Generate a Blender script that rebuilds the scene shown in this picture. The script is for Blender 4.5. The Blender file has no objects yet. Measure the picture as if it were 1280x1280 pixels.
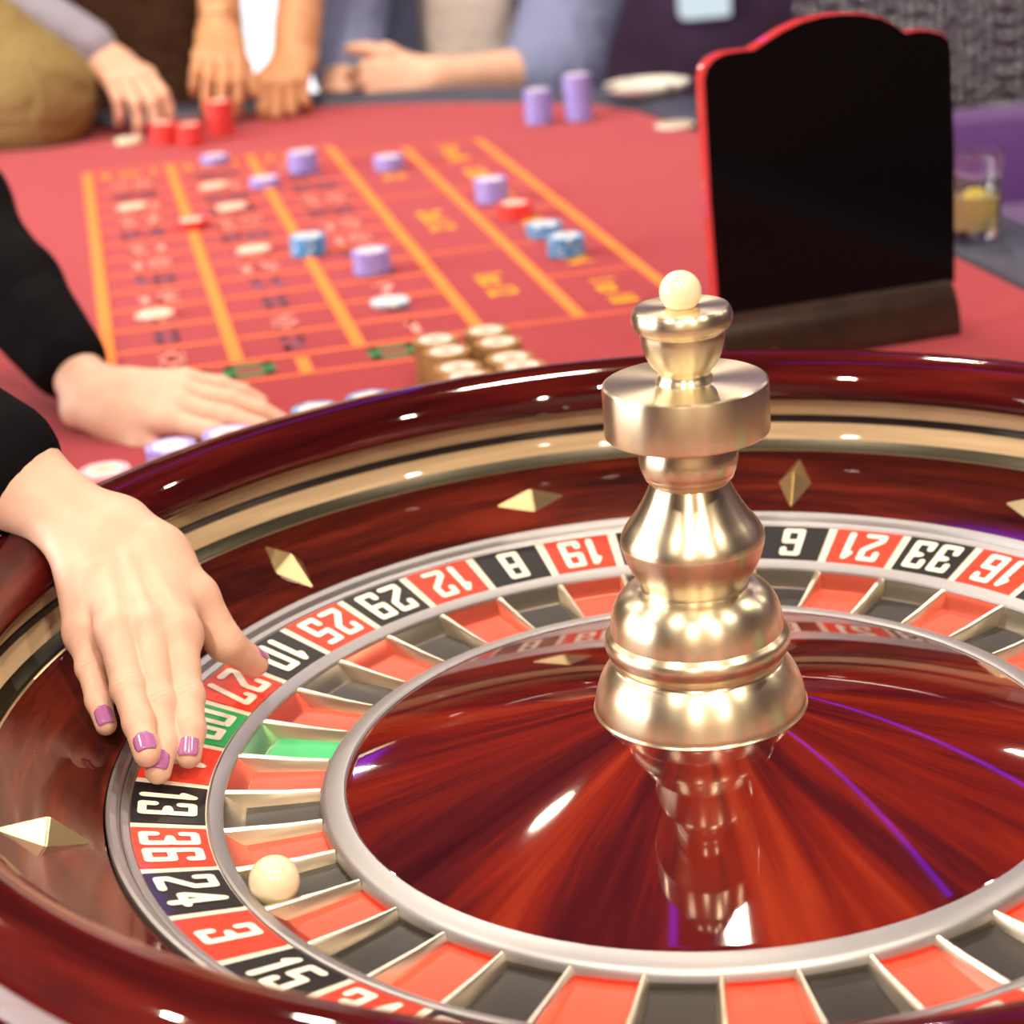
import bpy, bmesh, math, random
import numpy as np
from mathutils import Vector, Matrix
import openvdb

rnd = random.Random(7)
S = bpy.context.scene
COL = S.collection

# ------------------------------------------------------------------ camera
CAM = np.array([-0.14075596, -0.85214081, 0.43919919])
CM = np.array([[0.99234274, -0.09703795, -0.07641671],      # right
               [0.10525066, 0.34056493, 0.93431142],        # up
               [0.06463881, 0.93520007, -0.34817045]])      # forward
FPX = 2513.14                                               # focal length in pixels of a 1280 frame
cd = bpy.data.cameras.new('camera')
cam = bpy.data.objects.new('camera', cd); COL.objects.link(cam)
rot = Matrix((CM[0], CM[1], -CM[2])).transposed()
cam.matrix_world = Matrix.Translation(Vector(CAM)) @ rot.to_4x4()
cd.sensor_width = 36.0; cd.lens = FPX / 1280 * 36.0
cd.clip_start = 0.02; cd.clip_end = 60
cd.dof.use_dof = True; cd.dof.focus_distance = 0.955; cd.dof.aperture_fstop = 8.8
S.camera = cam

# ------------------------------------------------------------------ world, exposure
w = bpy.data.worlds.new('world'); S.world = w; w.use_nodes = True
w.node_tree.nodes['Background'].inputs[0].default_value = (1.0, 0.86, 0.74, 1)
w.node_tree.nodes['Background'].inputs[1].default_value = 0.25
vs = S.view_settings
vs.view_transform = 'Standard'; vs.look = 'None'; vs.gamma = 1.0; vs.use_curve_mapping = False
vs.exposure = -0.35

CEIL = 1.95
def area_light(name, loc, size, power, color, aim=None, size_y=None, shape='DISK'):
    l = bpy.data.lights.new(name, 'AREA'); l.energy = power; l.color = color
    l.shape = shape; l.size = size
    if size_y: l.size_y = size_y
    o = bpy.data.objects.new(name, l); COL.objects.link(o); o.location = loc
    if aim is not None:
        o.rotation_euler = (Vector(aim) - Vector(loc)).to_track_quat('-Z', 'Y').to_euler()
    return o
# daylight of the tall window, far left, and the wide window on the left wall
area_light('window_daylight', (-3.40, 0.6, 0.75), 3.4, 190, (1.0, 0.92, 0.84), aim=(0, 0.6, 0.1), size_y=1.7, shape='RECTANGLE')
# recessed ceiling lamps: position, watts (the lamps themselves are built below)
LAMPS = [(-0.45, 1.85, 16), (0.26, 1.08, 12), (-1.26, 4.9, 16), (0.9, 3.0, 16), (-0.1, 2.35, 26),
         (-1.3, 0.5, 24), (-1.5, 1.9, 20), (1.5, 0.9, 14), (2.9, 2.2, 14), (0.2, -0.9, 26), (-0.8, -0.6, 26),
         (1.1, -0.6, 22), (-0.6, -2.2, 60), (0.8, -2.2, 50), (2.4, 3.6, 12), (-2.3, 3.2, 12), (2.6, 1.0, 10)]
for i, (x, y, e) in enumerate(LAMPS):
    area_light('lamp_light', (x, y, CEIL - 0.035), 0.08, e, (1.0, 0.85, 0.66))

# ------------------------------------------------------------------ helpers
def R_(a): return math.radians(a)
ZT = -0.05                                                   # felt height
TA = R_(6.85)                                                # table turned by this much
ET = np.array([math.cos(TA), math.sin(TA), 0]); EL = np.array([-math.sin(TA), math.cos(TA), 0])
def T(s, t, z=ZT): return tuple(ET * s + EL * t + np.array([0, 0, z]))
def ray(u, v): return CM.T @ np.array([(u - 640) / FPX, (640 - v) / FPX, 1.0])
def px(u, v, z):                                             # point of the place at height z seen at (u, v)
    d = ray(u, v); return CAM + d * ((z - CAM[2]) / d[2])
def pt(u, v, t):                                             # point at distance t along the table
    d = ray(u, v); return CAM + d * ((t - CAM @ EL) / (d @ EL))
def m_at(P): return ((np.array(P) - CAM) @ CM[2]) / FPX      # metres per pixel there

def mesh_obj(name, verts, faces, mats, parent=None, smooth=True, sharp=35, mi=None):
    me = bpy.data.meshes.new(name); me.from_pydata([tuple(map(float, v)) for v in verts], [], faces)
    for m in (mats if isinstance(mats, (list, tuple)) else [mats]): me.materials.append(m)
    if mi is not None: me.polygons.foreach_set('material_index', mi)
    me.update()
    if smooth:
        me.shade_smooth()
        if sharp: me.set_sharp_from_angle(angle=R_(sharp))
    o = bpy.data.objects.new(name, me); COL.objects.link(o)
    if parent: o.parent = parent
    return o
def bm_obj(name, bm, mats, parent=None, smooth=True, sharp=35):
    me = bpy.data.meshes.new(name); bmesh.ops.recalc_face_normals(bm, faces=bm.faces[:]); bm.to_mesh(me); bm.free()
    for m in (mats if isinstance(mats, (list, tuple)) else [mats]): me.materials.append(m)
    if smooth:
        me.shade_smooth()
        if sharp: me.set_sharp_from_angle(angle=R_(sharp))
    o = bpy.data.objects.new(name, me); COL.objects.link(o)
    if parent: o.parent = parent
    return o
def tag(o, label, cat, group=None):
    o['label'] = label; o['category'] = cat
    if group: o['group'] = group
    return o
def struct(o): o['kind'] = 'structure'; return o
def empty(name, loc=(0, 0, 0), rz=0):
    o = bpy.data.objects.new(name, None); COL.objects.link(o); o.location = loc; o.rotation_euler = (0, 0, rz)
    o.empty_display_size = 0.02
    return o
def copy_of(o, loc=None, rz=None, parent=None):
    c = o.copy(); COL.objects.link(c)
    if parent: c.parent = parent
    if loc is not None: c.location = loc
    if rz is not None: c.rotation_euler = (0, 0, rz)
    return c
def lathe_data(prof, n=96, closed=False, a0=0, a1=2 * math.pi):
    full = abs(a1 - a0 - 2 * math.pi) < 1e-6
    k = n if full else n + 1
    V = []; F = []
    for i in range(k):
        a = a0 + (a1 - a0) * i / n; c, s = math.cos(a), math.sin(a)
        V += [(r * c, r * s, z) for r, z in prof]
    m = len(prof)
    for i in range(n):
        j = (i + 1) % k
        for q in range(m if closed else m - 1):
            p = (q + 1) % m
            F.append((i * m + q, j * m + q, j * m + p, i * m + p))
    return V, F
def lathe(name, prof, mat, parent=None, n=96, closed=False, sharp=30, loc=None):
    V, F = lathe_data(prof, n, closed)
    o = mesh_obj(name, V, F, mat, parent, True, sharp)
    if loc is not None: o.location = loc
    return o
def curve_prof(pts, sub=6):                                  # Catmull-Rom through the profile points
    out = []
    P = [pts[0]] + list(pts) + [pts[-1]]
    for i in range(1, len(P) - 2):
        p0, p1, p2, p3 = [np.array(q, float) for q in P[i - 1:i + 3]]
        for k in range(sub):
            t = k / sub
            out.append(tuple(0.5 * ((2 * p1) + (-p0 + p2) * t + (2 * p0 - 5 * p1 + 4 * p2 - p3) * t * t + (-p0 + 3 * p1 - 3 * p2 + p3) * t ** 3)))
    out.append(tuple(pts[-1])); return out
def box_bm(bm, c, s, rz=0, bev=0):
    r = bmesh.ops.create_cube(bm, size=1.0, matrix=Matrix.Translation(Vector(c)) @ Matrix.Rotation(rz, 4, 'Z') @ Matrix.Diagonal((*s, 1)))
    if bev:
        es = list({e for v in r['verts'] for e in v.link_edges})
        bmesh.ops.bevel(bm, geom=es, offset=bev, segments=2, affect='EDGES', profile=0.6)
def box(name, c, s, mat, parent=None, rz=0, bev=0):
    bm = bmesh.new(); box_bm(bm, c, s, rz, bev); return bm_obj(name, bm, mat, parent)
def prism(name, outline, z0, z1, mat, parent=None, bev=0.0, sharp=30):
    bm = bmesh.new()
    f = bm.faces.new([bm.verts.new((x, y, z0)) for x, y in outline])
    g = bmesh.ops.extrude_face_region(bm, geom=[f])
    vs_ = [e for e in g['geom'] if isinstance(e, bmesh.types.BMVert)]
    bmesh.ops.translate(bm, verts=vs_, vec=(0, 0, z1 - z0))
    if bev:
        es = [e for e in bm.edges if all(abs(v.co.z - z1) < 1e-6 for v in e.verts)]
        bmesh.ops.bevel(bm, geom=es, offset=bev, segments=2, affect='EDGES')
    return bm_obj(name, bm, mat, parent, True, sharp)

# ------------------------------------------------------------------ materials
def mat(name, col, rough=0.5, metal=0.0, coat=0.0, spec=0.5, **kw):
    m = bpy.data.materials.new(name); m.use_nodes = True
    b = m.node_tree.nodes['Principled BSDF']
    b.inputs['Base Color'].default_value = (*col, 1); b.inputs['Roughness'].default_value = rough
    b.inputs['Metallic'].default_value = metal; b.inputs['Coat Weight'].default_value = coat
    b.inputs['Coat Roughness'].default_value = 0.03; b.inputs['Specular IOR Level'].default_value = spec
    for k, v in kw.items(): b.inputs[k].default_value = v
    return m
def nt(m): return m.node_tree, m.node_tree.nodes['Principled BSDF']
def node(t, ty, **kw):
    n = t.nodes.new(ty)
    for k, v in kw.items(): setattr(n, k, v)
    return n
def ramp(t, fac, stops):
    r = node(t, 'ShaderNodeValToRGB'); e = r.color_ramp.elements
    e[0].position, e[0].color = stops[0][0], (*stops[0][1], 1)
    e[1].position, e[1].color = stops[-1][0], (*stops[-1][1], 1)
    for p, c in stops[1:-1]:
        q = e.new(p); q.color = (*c, 1)
    t.links.new(fac, r.inputs[0]); return r.outputs[0]
def noise_var(m, scale, amount, bump=0.0, detail=4, bscale=None):
    """fine colour variation (grain, weave) and a fine bump"""
    t, b = nt(m); c = tuple(b.inputs['Base Color'].default_value)[:3]
    tc = node(t, 'ShaderNodeTexCoord'); n = node(t, 'ShaderNodeTexNoise')
    n.inputs['Scale'].default_value = scale; n.inputs['Detail'].default_value = detail
    t.links.new(tc.outputs['Object'], n.inputs['Vector'])
    lo = tuple(x * (1 - amount) for x in c); hi = tuple(min(1, x * (1 + amount)) for x in c)
    t.links.new(ramp(t, n.outputs['Fac'], [(0.3, lo), (0.7, hi)]), b.inputs['Base Color'])
    if bump:
        n2 = node(t, 'ShaderNodeTexNoise'); n2.inputs['Scale'].default_value = bscale or scale * 3; n2.inputs['Detail'].default_value = 3
        t.links.new(tc.outputs['Object'], n2.inputs['Vector'])
        bp = node(t, 'ShaderNodeBump'); bp.inputs['Strength'].default_value = bump; bp.inputs['Distance'].default_value = 0.002
        t.links.new(n2.outputs['Fac'], bp.inputs['Height']); t.links.new(bp.outputs['Normal'], b.inputs['Normal'])
    return m
def polar_wood(name, a_scale, r_scale, stops, coat=1.0, rough=0.35, segs=0):
    """varnished veneer whose grain follows angle and radius round the wheel's axis"""
    m = mat(name, (0.2, 0.03, 0.02), rough, coat=coat, spec=0.0); t, b = nt(m)
    tc = node(t, 'ShaderNodeTexCoord'); sx = node(t, 'ShaderNodeSeparateXYZ'); t.links.new(tc.outputs['Object'], sx.inputs[0])
    at = node(t, 'ShaderNodeMath', operation='ARCTAN2'); t.links.new(sx.outputs[1], at.inputs[0]); t.links.new(sx.outputs[0], at.inputs[1])
    ln = node(t, 'ShaderNodeVectorMath', operation='LENGTH'); t.links.new(tc.outputs['Object'], ln.inputs[0])
    ca = node(t, 'ShaderNodeMath', operation='COSINE'); sa = node(t, 'ShaderNodeMath', operation='SINE')
    t.links.new(at.outputs[0], ca.inputs[0]); t.links.new(at.outputs[0], sa.inputs[0])
    cb = node(t, 'ShaderNodeCombineXYZ')
    for src, i, k in ((ca.outputs[0], 0, a_scale), (sa.outputs[0], 1, a_scale), (ln.outputs['Value'], 2, r_scale)):
        mu = node(t, 'ShaderNodeMath', operation='MULTIPLY'); mu.inputs[1].default_value = k
        t.links.new(src, mu.inputs[0]); t.links.new(mu.outputs[0], cb.inputs[i])
    n = node(t, 'ShaderNodeTexNoise'); n.inputs['Scale'].default_value = 1.0; n.inputs['Detail'].default_value = 6; n.inputs['Roughness'].default_value = 0.6
    n.inputs['Distortion'].default_value = 0.4
    t.links.new(cb.outputs[0], n.inputs['Vector'])
    t.links.new(ramp(t, n.outputs['Fac'], stops), b.inputs['Base Color'])
    return m
def brushed(name, col, rough, aniso=0.6, z_scale=700, bump=0.02):
    m = mat(name, col, rough, 1.0); t, b = nt(m)
    b.inputs['Anisotropic'].default_value = aniso; b.inputs['Anisotropic Rotation'].default_value = 0.25
    tg = node(t, 'ShaderNodeTangent'); tg.direction_type = 'RADIAL'; tg.axis = 'Z'
    t.links.new(tg.outputs[0], b.inputs['Tangent'])
    tc = node(t, 'ShaderNodeTexCoord'); mp = node(t, 'ShaderNodeMapping'); mp.inputs['Scale'].default_value = (6, 6, z_scale)
    t.links.new(tc.outputs['Object'], mp.inputs[0])
    n = node(t, 'ShaderNodeTexNoise'); n.inputs['Scale'].default_value = 1.0; n.inputs['Detail'].default_value = 2
    t.links.new(mp.outputs[0], n.inputs['Vector'])
    bp = node(t, 'ShaderNodeBump'); bp.inputs['Strength'].default_value = bump; bp.inputs['Distance'].default_value = 0.0004
    t.links.new(n.outputs['Fac'], bp.inputs['Height']); t.links.new(bp.outputs[0], b.inputs['Normal'])
    return m
def emit(name, col, strength):
    m = bpy.data.materials.new(name); m.use_nodes = True; t = m.node_tree; t.nodes.clear()
    e = node(t, 'ShaderNodeEmission'); e.inputs[0].default_value = (*col, 1); e.inputs[1].default_value = strength
    o = node(t, 'ShaderNodeOutputMaterial'); t.links.new(e.outputs[0], o.inputs[0]); return m

M = {}
M['cone'] = polar_wood('cone veneer', 3.6, 3.0, [(0.32, (0.030, 0.003, 0.006)), (0.46, (0.062, 0.006, 0.008)), (0.58, (0.145, 0.011, 0.007)), (0.72, (0.24, 0.026, 0.010))])
M['track_wood'] = polar_wood('track veneer', 2.2, 60.0, [(0.30, (0.020, 0.004, 0.004)), (0.5, (0.062, 0.009, 0.006)), (0.72, (0.16, 0.020, 0.010))])
M['rim_wood'] = polar_wood('rim mahogany', 2.0, 80.0, [(0.3, (0.020, 0.002, 0.003)), (0.5, (0.05, 0.004, 0.004)), (0.7, (0.11, 0.009, 0.006))])
M['cream_wood'] = polar_wood('maple ball track', 2.0, 150.0, [(0.3, (0.42, 0.29, 0.17)), (0.7, (0.62, 0.46, 0.29))], coat=0.6)
M['dark_groove'] = mat('dark bronze groove', (0.035, 0.028, 0.014), 0.3, 0.5)
M['black_gloss'] = mat('black lacquer', (0.008, 0.008, 0.009), 0.25, coat=0.5)
M['brass'] = brushed('brushed champagne brass', (0.86, 0.75, 0.54), 0.30, aniso=0.75)
M['gold'] = mat('polished gold brass', (0.82, 0.66, 0.38), 0.34, 1.0)
M['silver'] = brushed('satin nickel silver', (0.42, 0.41, 0.43), 0.45, 0.4)
M['fret_metal'] = mat('pale fret metal', (0.84, 0.76, 0.62), 0.3, 1.0)
M['ivory'] = mat('ivory ball', (0.83, 0.72, 0.50), 0.22, coat=0.4)
M['ring_cream'] = mat('cream enamel', (0.80, 0.72, 0.60), 0.4, coat=0.5)
M['numeral'] = mat('cream numerals', (0.85, 0.78, 0.66), 0.4)
for k, c in (('red', (0.78, 0.045, 0.022)), ('black', (0.010, 0.009, 0.011)), ('green', (0.02, 0.36, 0.11))):
    M['panel_' + k] = mat(k + ' number enamel', c, 0.45, coat=0.25, spec=0.2)
for k, c in (('red', (0.82, 0.075, 0.040)), ('black', (0.022, 0.017, 0.016)), ('green', (0.03, 0.45, 0.16))):
    M['pocket_' + k] = mat(k + ' pocket lacquer', c, 0.42, spec=0.3)
for k, c in (('red', (0.62, 0.10, 0.06)), ('black', (0.16, 0.135, 0.105)), ('green', (0.15, 0.36, 0.16))):
    M['wall_' + k] = mat(k + ' pocket wall with painted sheen', c, 0.28, 0.75)  # same coating as the floor, shadow and reflection mixed into the colour
M['felt'] = noise_var(mat('red felt', (0.325, 0.026, 0.042), 0.95, spec=0.15, **{'Sheen Weight': 0.35, 'Sheen Roughness': 0.5, 'Sheen Tint': (1, 0.45, 0.45, 1)}), 900, 0.12, 0.25)
M['felt_orange'] = mat('orange felt print', (0.82, 0.24, 0.06), 0.9, spec=0.15)
M['felt_thin'] = mat('thin orange felt print', (0.72, 0.15, 0.07), 0.9, spec=0.15)
M['felt_gold'] = mat('gold felt print', (0.90, 0.42, 0.04), 0.9, spec=0.15)
M['felt_pink'] = mat('pale red felt print', (0.90, 0.32, 0.28), 0.9, spec=0.15)
M['felt_violet'] = mat('dark felt print', (0.24, 0.09, 0.15), 0.9, spec=0.15)
M['felt_green'] = mat('green felt print', (0.05, 0.22, 0.10), 0.9, spec=0.15)
M['vinyl'] = noise_var(mat('blue grey vinyl armrest', (0.045, 0.05, 0.085), 0.4), 200, 0.2, 0.1)

# ------------------------------------------------------------------ room
FLOOR = -0.85
M['wall'] = noise_var(mat('dark plum wall', (0.085, 0.040, 0.10), 0.7), 6, 0.2, 0.1, bscale=60)
M['wall_warm'] = noise_var(mat('warm beige wall', (0.42, 0.31, 0.22), 0.75), 6, 0.2, 0.1, bscale=60)
M['ceiling'] = noise_var(mat('mauve ceiling', (0.07, 0.045, 0.06), 0.8), 4, 0.1, 0.1, bscale=80)
M['carpet'] = noise_var(mat('purple carpet', (0.07, 0.025, 0.06), 0.95), 14, 0.5, 0.5, bscale=400)
X0, X1, Y0, Y1 = -3.6, 4.2, -3.2, 6.2
struct(box('floor', ((X0 + X1) / 2, (Y0 + Y1) / 2, FLOOR - 0.05), (X1 - X0, Y1 - Y0, 0.1), M['carpet']))
struct(box('ceiling', ((X0 + X1) / 2, (Y0 + Y1) / 2, CEIL + 0.05), (X1 - X0, Y1 - Y0, 0.1), M['ceiling']))
zc = (FLOOR + CEIL) / 2; zh = CEIL - FLOOR
struct(box('wall_far', ((X0 + X1) / 2, Y1 + 0.05, zc), (X1 - X0 + 0.2, 0.1, zh), M['wall']))
struct(box('wall_near', ((X0 + X1) / 2, Y0 - 0.05, zc), (X1 - X0 + 0.2, 0.1, zh), M['wall_warm']))
struct(box('wall_left', (X0 - 0.05, (Y0 + Y1) / 2, zc), (0.1, Y1 - Y0, zh), M['wall']))
struct(box('wall_right', (X1 + 0.05, (Y0 + Y1) / 2, zc), (0.1, Y1 - Y0, zh), M['wall']))
M['skirting'] = mat('dark wooden skirting', (0.03, 0.012, 0.012), 0.4)
struct(box('baseboard_far', ((X0 + X1) / 2, Y1 - 0.012, FLOOR + 0.06), (X1 - X0, 0.024, 0.12), M['skirting'], bev=0.004))
# tall window in the far wall, to the left, and the one on the left wall the daylight comes through
M['day'] = emit('bright daylight', (0.95, 0.97, 1.0), 2.2)
M['frame_white'] = mat('white window frame', (0.75, 0.75, 0.75), 0.4)
def window(name, c, sx, sz, axis):
    root = struct(empty(name, c))
    t = 0.02
    def bb(n, cc, ss, m):
        if axis == 'y': return box(n, (cc[0], cc[2], cc[1]), (ss[0], ss[2], ss[1]), m, root, bev=0.004 if n == 'frame' else 0)
        return box(n, (cc[2], cc[0], cc[1]), (ss[2], ss[0], ss[1]), m, root, bev=0.004 if n == 'frame' else 0)
    nx = 3
    for i in range(nx): bb('pane', (-sx / 2 + sx * (i + 0.5) / nx, 0, 0), (sx / nx - 0.05, sz - 0.06, 0.01), M['day'])
    for i in range(nx + 1): bb('frame', (-sx / 2 + sx * i / nx, 0, 0), (0.05, sz + 0.05, 0.05), M['frame_white'])
    for s in (-1, 1): bb('frame', (0, s * sz / 2, 0), (sx + 0.05, 0.05, 0.051), M['frame_white'])
    return root
window('window_1', (-0.30, Y1 - 0.03, 0.30), 0.9, 2.0, 'y')
window('window_2', (X0 + 0.03, 0.6, 0.75), 3.5, 1.7, 'x')
# ceiling lamps
M['lamp'] = emit('warm lamp disc', (1.0, 0.80, 0.55), 6.0)
M['white_trim'] = mat('white lamp trim', (0.7, 0.66, 0.62), 0.4)
lp = empty('ceiling_light', (LAMPS[0][0], LAMPS[0][1], CEIL))
lt = lathe('trim_ring', [(0.052, -0.001), (0.052, -0.012), (0.056, -0.016), (0.07, -0.010), (0.072, -0.001)], M['white_trim'], lp, 32)
ld = lathe('lamp_disc', [(0.0, -0.006), (0.051, -0.006)], M['lamp'], lp, 32)
for i, (x, y, e) in enumerate(LAMPS):
    r = lp if i == 0 else copy_of(lp, (x, y, CEIL))
    if i:
        copy_of(lt, parent=r); copy_of(ld, parent=r)
    tag(r, 'round recessed ceiling lamp with white trim, above the gaming table', 'ceiling light', 'recessed ceiling lamps')
# purple neon tubes running along the ceiling
M['neon'] = emit('purple neon', (0.22, 0.02, 1.0), 7.0)
M['chan'] = mat('neon channel', (0.3, 0.28, 0.3), 0.4)
for i, (x, yc, ln_) in enumerate(((-1.25, 5.3, 1.5), (0.055, 3.1, 4.6), (1.06, 3.6, 4.6), (2.02, 3.6, 4.6))):
    r = empty('neon_strip', (x, yc, CEIL))
    box('channel', (0, 0, -0.006), (0.05, ln_, 0.010), M['chan'], r, bev=0.002)
    bm = bmesh.new(); bmesh.ops.create_cone(bm, cap_ends=True, segments=12, radius1=0.012, radius2=0.012, depth=ln_ - 0.1, matrix=Matrix.Translation((0, 0, -0.024)) @ Matrix.Rotation(R_(90), 4, 'X'))
    bm_obj('tube', bm, M['neon'], r)
    tag(r, ['purple neon strip on the ceiling, leftmost of four', 'purple neon strip on the ceiling above the wheel', 'purple neon strip on the ceiling right of the wheel', 'purple neon strip on the ceiling, rightmost of four'][i], 'neon light', 'purple ceiling strips')

# ------------------------------------------------------------------ gaming table
tb = tag(empty('gaming_table', (0, 0, FLOOR), TA), 'large casino table covered in red felt printed with an orange betting grid', 'table')
def tz(z): return z - FLOOR
out = [(-0.62, -0.56), (0.50, -0.56), (0.57, -0.48), (0.575, 0.8), (0.572, 1.70), (0.562, 1.85), (0.540, 2.02), (0.50, 2.13), (0.42, 2.215), (0.31, 2.30), (0.20, 2.37), (0.08, 2.42), (-0.2, 2.45), (-0.62, 2.45)]
def offset(poly, d):
    n = len(poly); o = []
    for i in range(n):
        p0, p1, p2 = [Vector(poly[(i + k) % n]) for k in (-1, 0, 1)]
        e1 = (p1 - p0).normalized(); e2 = (p2 - p1).normalized()
        n1 = Vector((e1.y, -e1.x)); n2 = Vector((e2.y, -e2.x)); b = (n1 + n2).normalized()
        o.append(tuple(p1 + b * d / max(0.4, b.dot(n1))))
    return o
prism('felt_top', out, tz(ZT - 0.03), tz(ZT), M['felt'], tb, bev=0.004)
# padded armrest round the edge
bm = bmesh.new()
sec = [(0.0, -0.03), (0.004, -0.004), (0.014, 0.006), (0.035, 0.012), (0.075, 0.012), (0.105, 0.004), (0.122, -0.014), (0.124, -0.045), (0.0, -0.05)]
rings = [[bm.verts.new((x, y, tz(ZT + z))) for x, y in offset(out, d + 0.0005)] for d, z in sec]
for a, b in zip(rings, rings[1:] + rings[:1]):
    for i in range(len(out)):
        j = (i + 1) % len(out)
        bm.faces.new((a[i], a[j], b[j], b[i]))
bm_obj('armrest', bm, M['vinyl'], tb, True, 40)
M['table_wood'] = noise_var(mat('dark table wood', (0.06, 0.015, 0.01), 0.35, coat=0.4), 12, 0.4)
prism('apron', offset(out, -0.05), tz(ZT - 0.16), tz(ZT - 0.031), M['table_wood'], tb)
for s, t in ((-0.1, 0.0), (-0.1, 1.9)):
    box('pedestal', (s, t, tz((ZT - 0.16 + FLOOR) / 2) + 0.02), (0.5, 0.5, ZT - 0.16 - FLOOR - 0.04), M['table_wood'], tb, bev=0.02)
    box('plinth', (s, t, 0.02), (0.62, 0.62, 0.04), M['table_wood'], tb, bev=0.01)

# betting grid, printed on the felt
LS = [-0.257, -0.1435, -0.031, 0.082, 0.178, 0.282]
TB, PT = 0.947, 0.083
ZP = tz(ZT) + 0.0006
def strip(bm, a, b, wd, z=ZP):
    a, b = Vector(a), Vector(b); d = (b - a).normalized(); n = Vector((-d.y, d.x)) * wd / 2
    bm.faces.new([bm.verts.new((p.x, p.y, z)) for p in (a - n, b - n, b + n, a + n)])
bm = bmesh.new()
te = TB + 12 * PT
for i, s in enumerate(LS):
    t0 = TB - (0.012 if i not in (0, 3) else 0.0); t1 = te + (PT if i < 4 else 0)
    strip(bm, (s, TB), (s, t1), 0.0125)
strip(bm, ((LS[1] + LS[2]) / 2, TB - 0.064), ((LS[1] + LS[2]) / 2, TB - 0.012), 0.012)
bm_obj('grid_line', bm, M['felt_orange'], tb, False)['kind'] = 'stuff'
bm = bmesh.new()
for k in range(14): strip(bm, (LS[0], TB + k * PT), (LS[3], TB + k * PT), 0.011, ZP - 0.0002)
for k in (0, 4, 8, 12): strip(bm, (LS[3], TB + k * PT), (LS[4], TB + k * PT), 0.008, ZP - 0.0002)
for k in (0, 2, 4, 6, 8, 10, 12): strip(bm, (LS[4], TB + k * PT), (LS[5], TB + k * PT), 0.008, ZP - 0.0002)
strip(bm, (LS[0] + 0.03, TB - 0.066), (LS[3] - 0.03, TB - 0.066), 0.008, ZP - 0.0002)
strip(bm, (LS[0] + 0.03, TB - 0.066), (LS[0], TB), 0.008, ZP - 0.0002); strip(bm, (LS[3] - 0.03, TB - 0.066), (LS[3], TB), 0.008, ZP - 0.0002)
bm_obj('grid_cross_line', bm, M['felt_thin'], tb, False)['kind'] = 'stuff'

# stroke-built digits: polylines in a unit box
DIG = {'0': [[(0, 0), (1, 0), (1, 1), (0, 1), (0, 0)]], '1': [[(0.15, 0.80), (0.62, 1), (0.62, 0)]],
       '2': [[(0, 0.74), (0, 1), (1, 1), (1, 0.62), (0, 0.18), (0, 0), (1, 0)]],
       '3': [[(0, 0.76), (0, 1), (1, 1), (1, 0.56), (0.4, 0.51), (1, 0.46), (1, 0), (0, 0), (0, 0.24)]],
       '4': [[(0.72, 0), (0.72, 1), (0, 0.34), (0, 0.26), (1.05, 0.26)]],
       '5': [[(1, 1), (0.08, 1), (0.04, 0.56), (1, 0.58), (1, 0), (0, 0), (0, 0.24)]],
       '6': [[(1, 0.80), (1, 1), (0, 1), (0, 0), (1, 0), (1, 0.47), (0, 0.47)]],
       '7': [[(0, 0.84), (0, 1), (1, 1), (0.32, 0)]],
       '8': [[(0, 0), (1, 0), (1, 1), (0, 1), (0, 0)], [(0, 0.53), (1, 0.53)]],
       '9': [[(0, 0.20), (0, 0), (1, 0), (1, 1), (0, 1), (0, 0.53), (1, 0.53)]]}
def glyphs(text, h, wd, st, gap):
    """flat stroke polygons of a number, centred on the origin (x right, y up)"""
    ws = [wd * (0.62 if c == '1' else 1.0) for c in text]
    tot = sum(ws) + gap * (len(text) - 1); x = -tot / 2; polys = []
    def P(x0, w_, q):
        k = (q[0] - (0.08 if w_ < wd else 0)) if w_ < wd else q[0]
        return Vector((x0 + st / 2 + k * (w_ - st) * (1.35 if w_ < wd else 1), -h / 2 + st / 2 + q[1] * (h - st)))
    for c, w_ in zip(text, ws):
        for line in DIG[c]:
            pts = [P(x, w_, q) for q in line]
            for a, b in zip(pts, pts[1:]):
                d = (b - a).normalized(); n = Vector((-d.y, d.x)); r = st / 2; poly = []
                for k in range(7):
                    t_ = math.pi * k / 6; poly.append(b + n * -math.cos(t_) * r + d * math.sin(t_) * r)
                for k in range(7):
                    t_ = math.pi * k / 6; poly.append(a + n * math.cos(t_) * r - d * math.sin(t_) * r)
                polys.append(poly)
        x += w_ + gap
    return polys
def flat(name, polys, fn, material, parent):
    V = []; F = []
    for p in polys:
        F.append(list(range(len(V), len(V) + len(p)))); V += [fn(q) for q in p]
    return mesh_obj(name, V, F, material, parent, False)
REDS = {1, 3, 5, 7, 9, 12, 14, 16, 18, 19, 21, 23, 25, 27, 30, 32, 34, 36}
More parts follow.
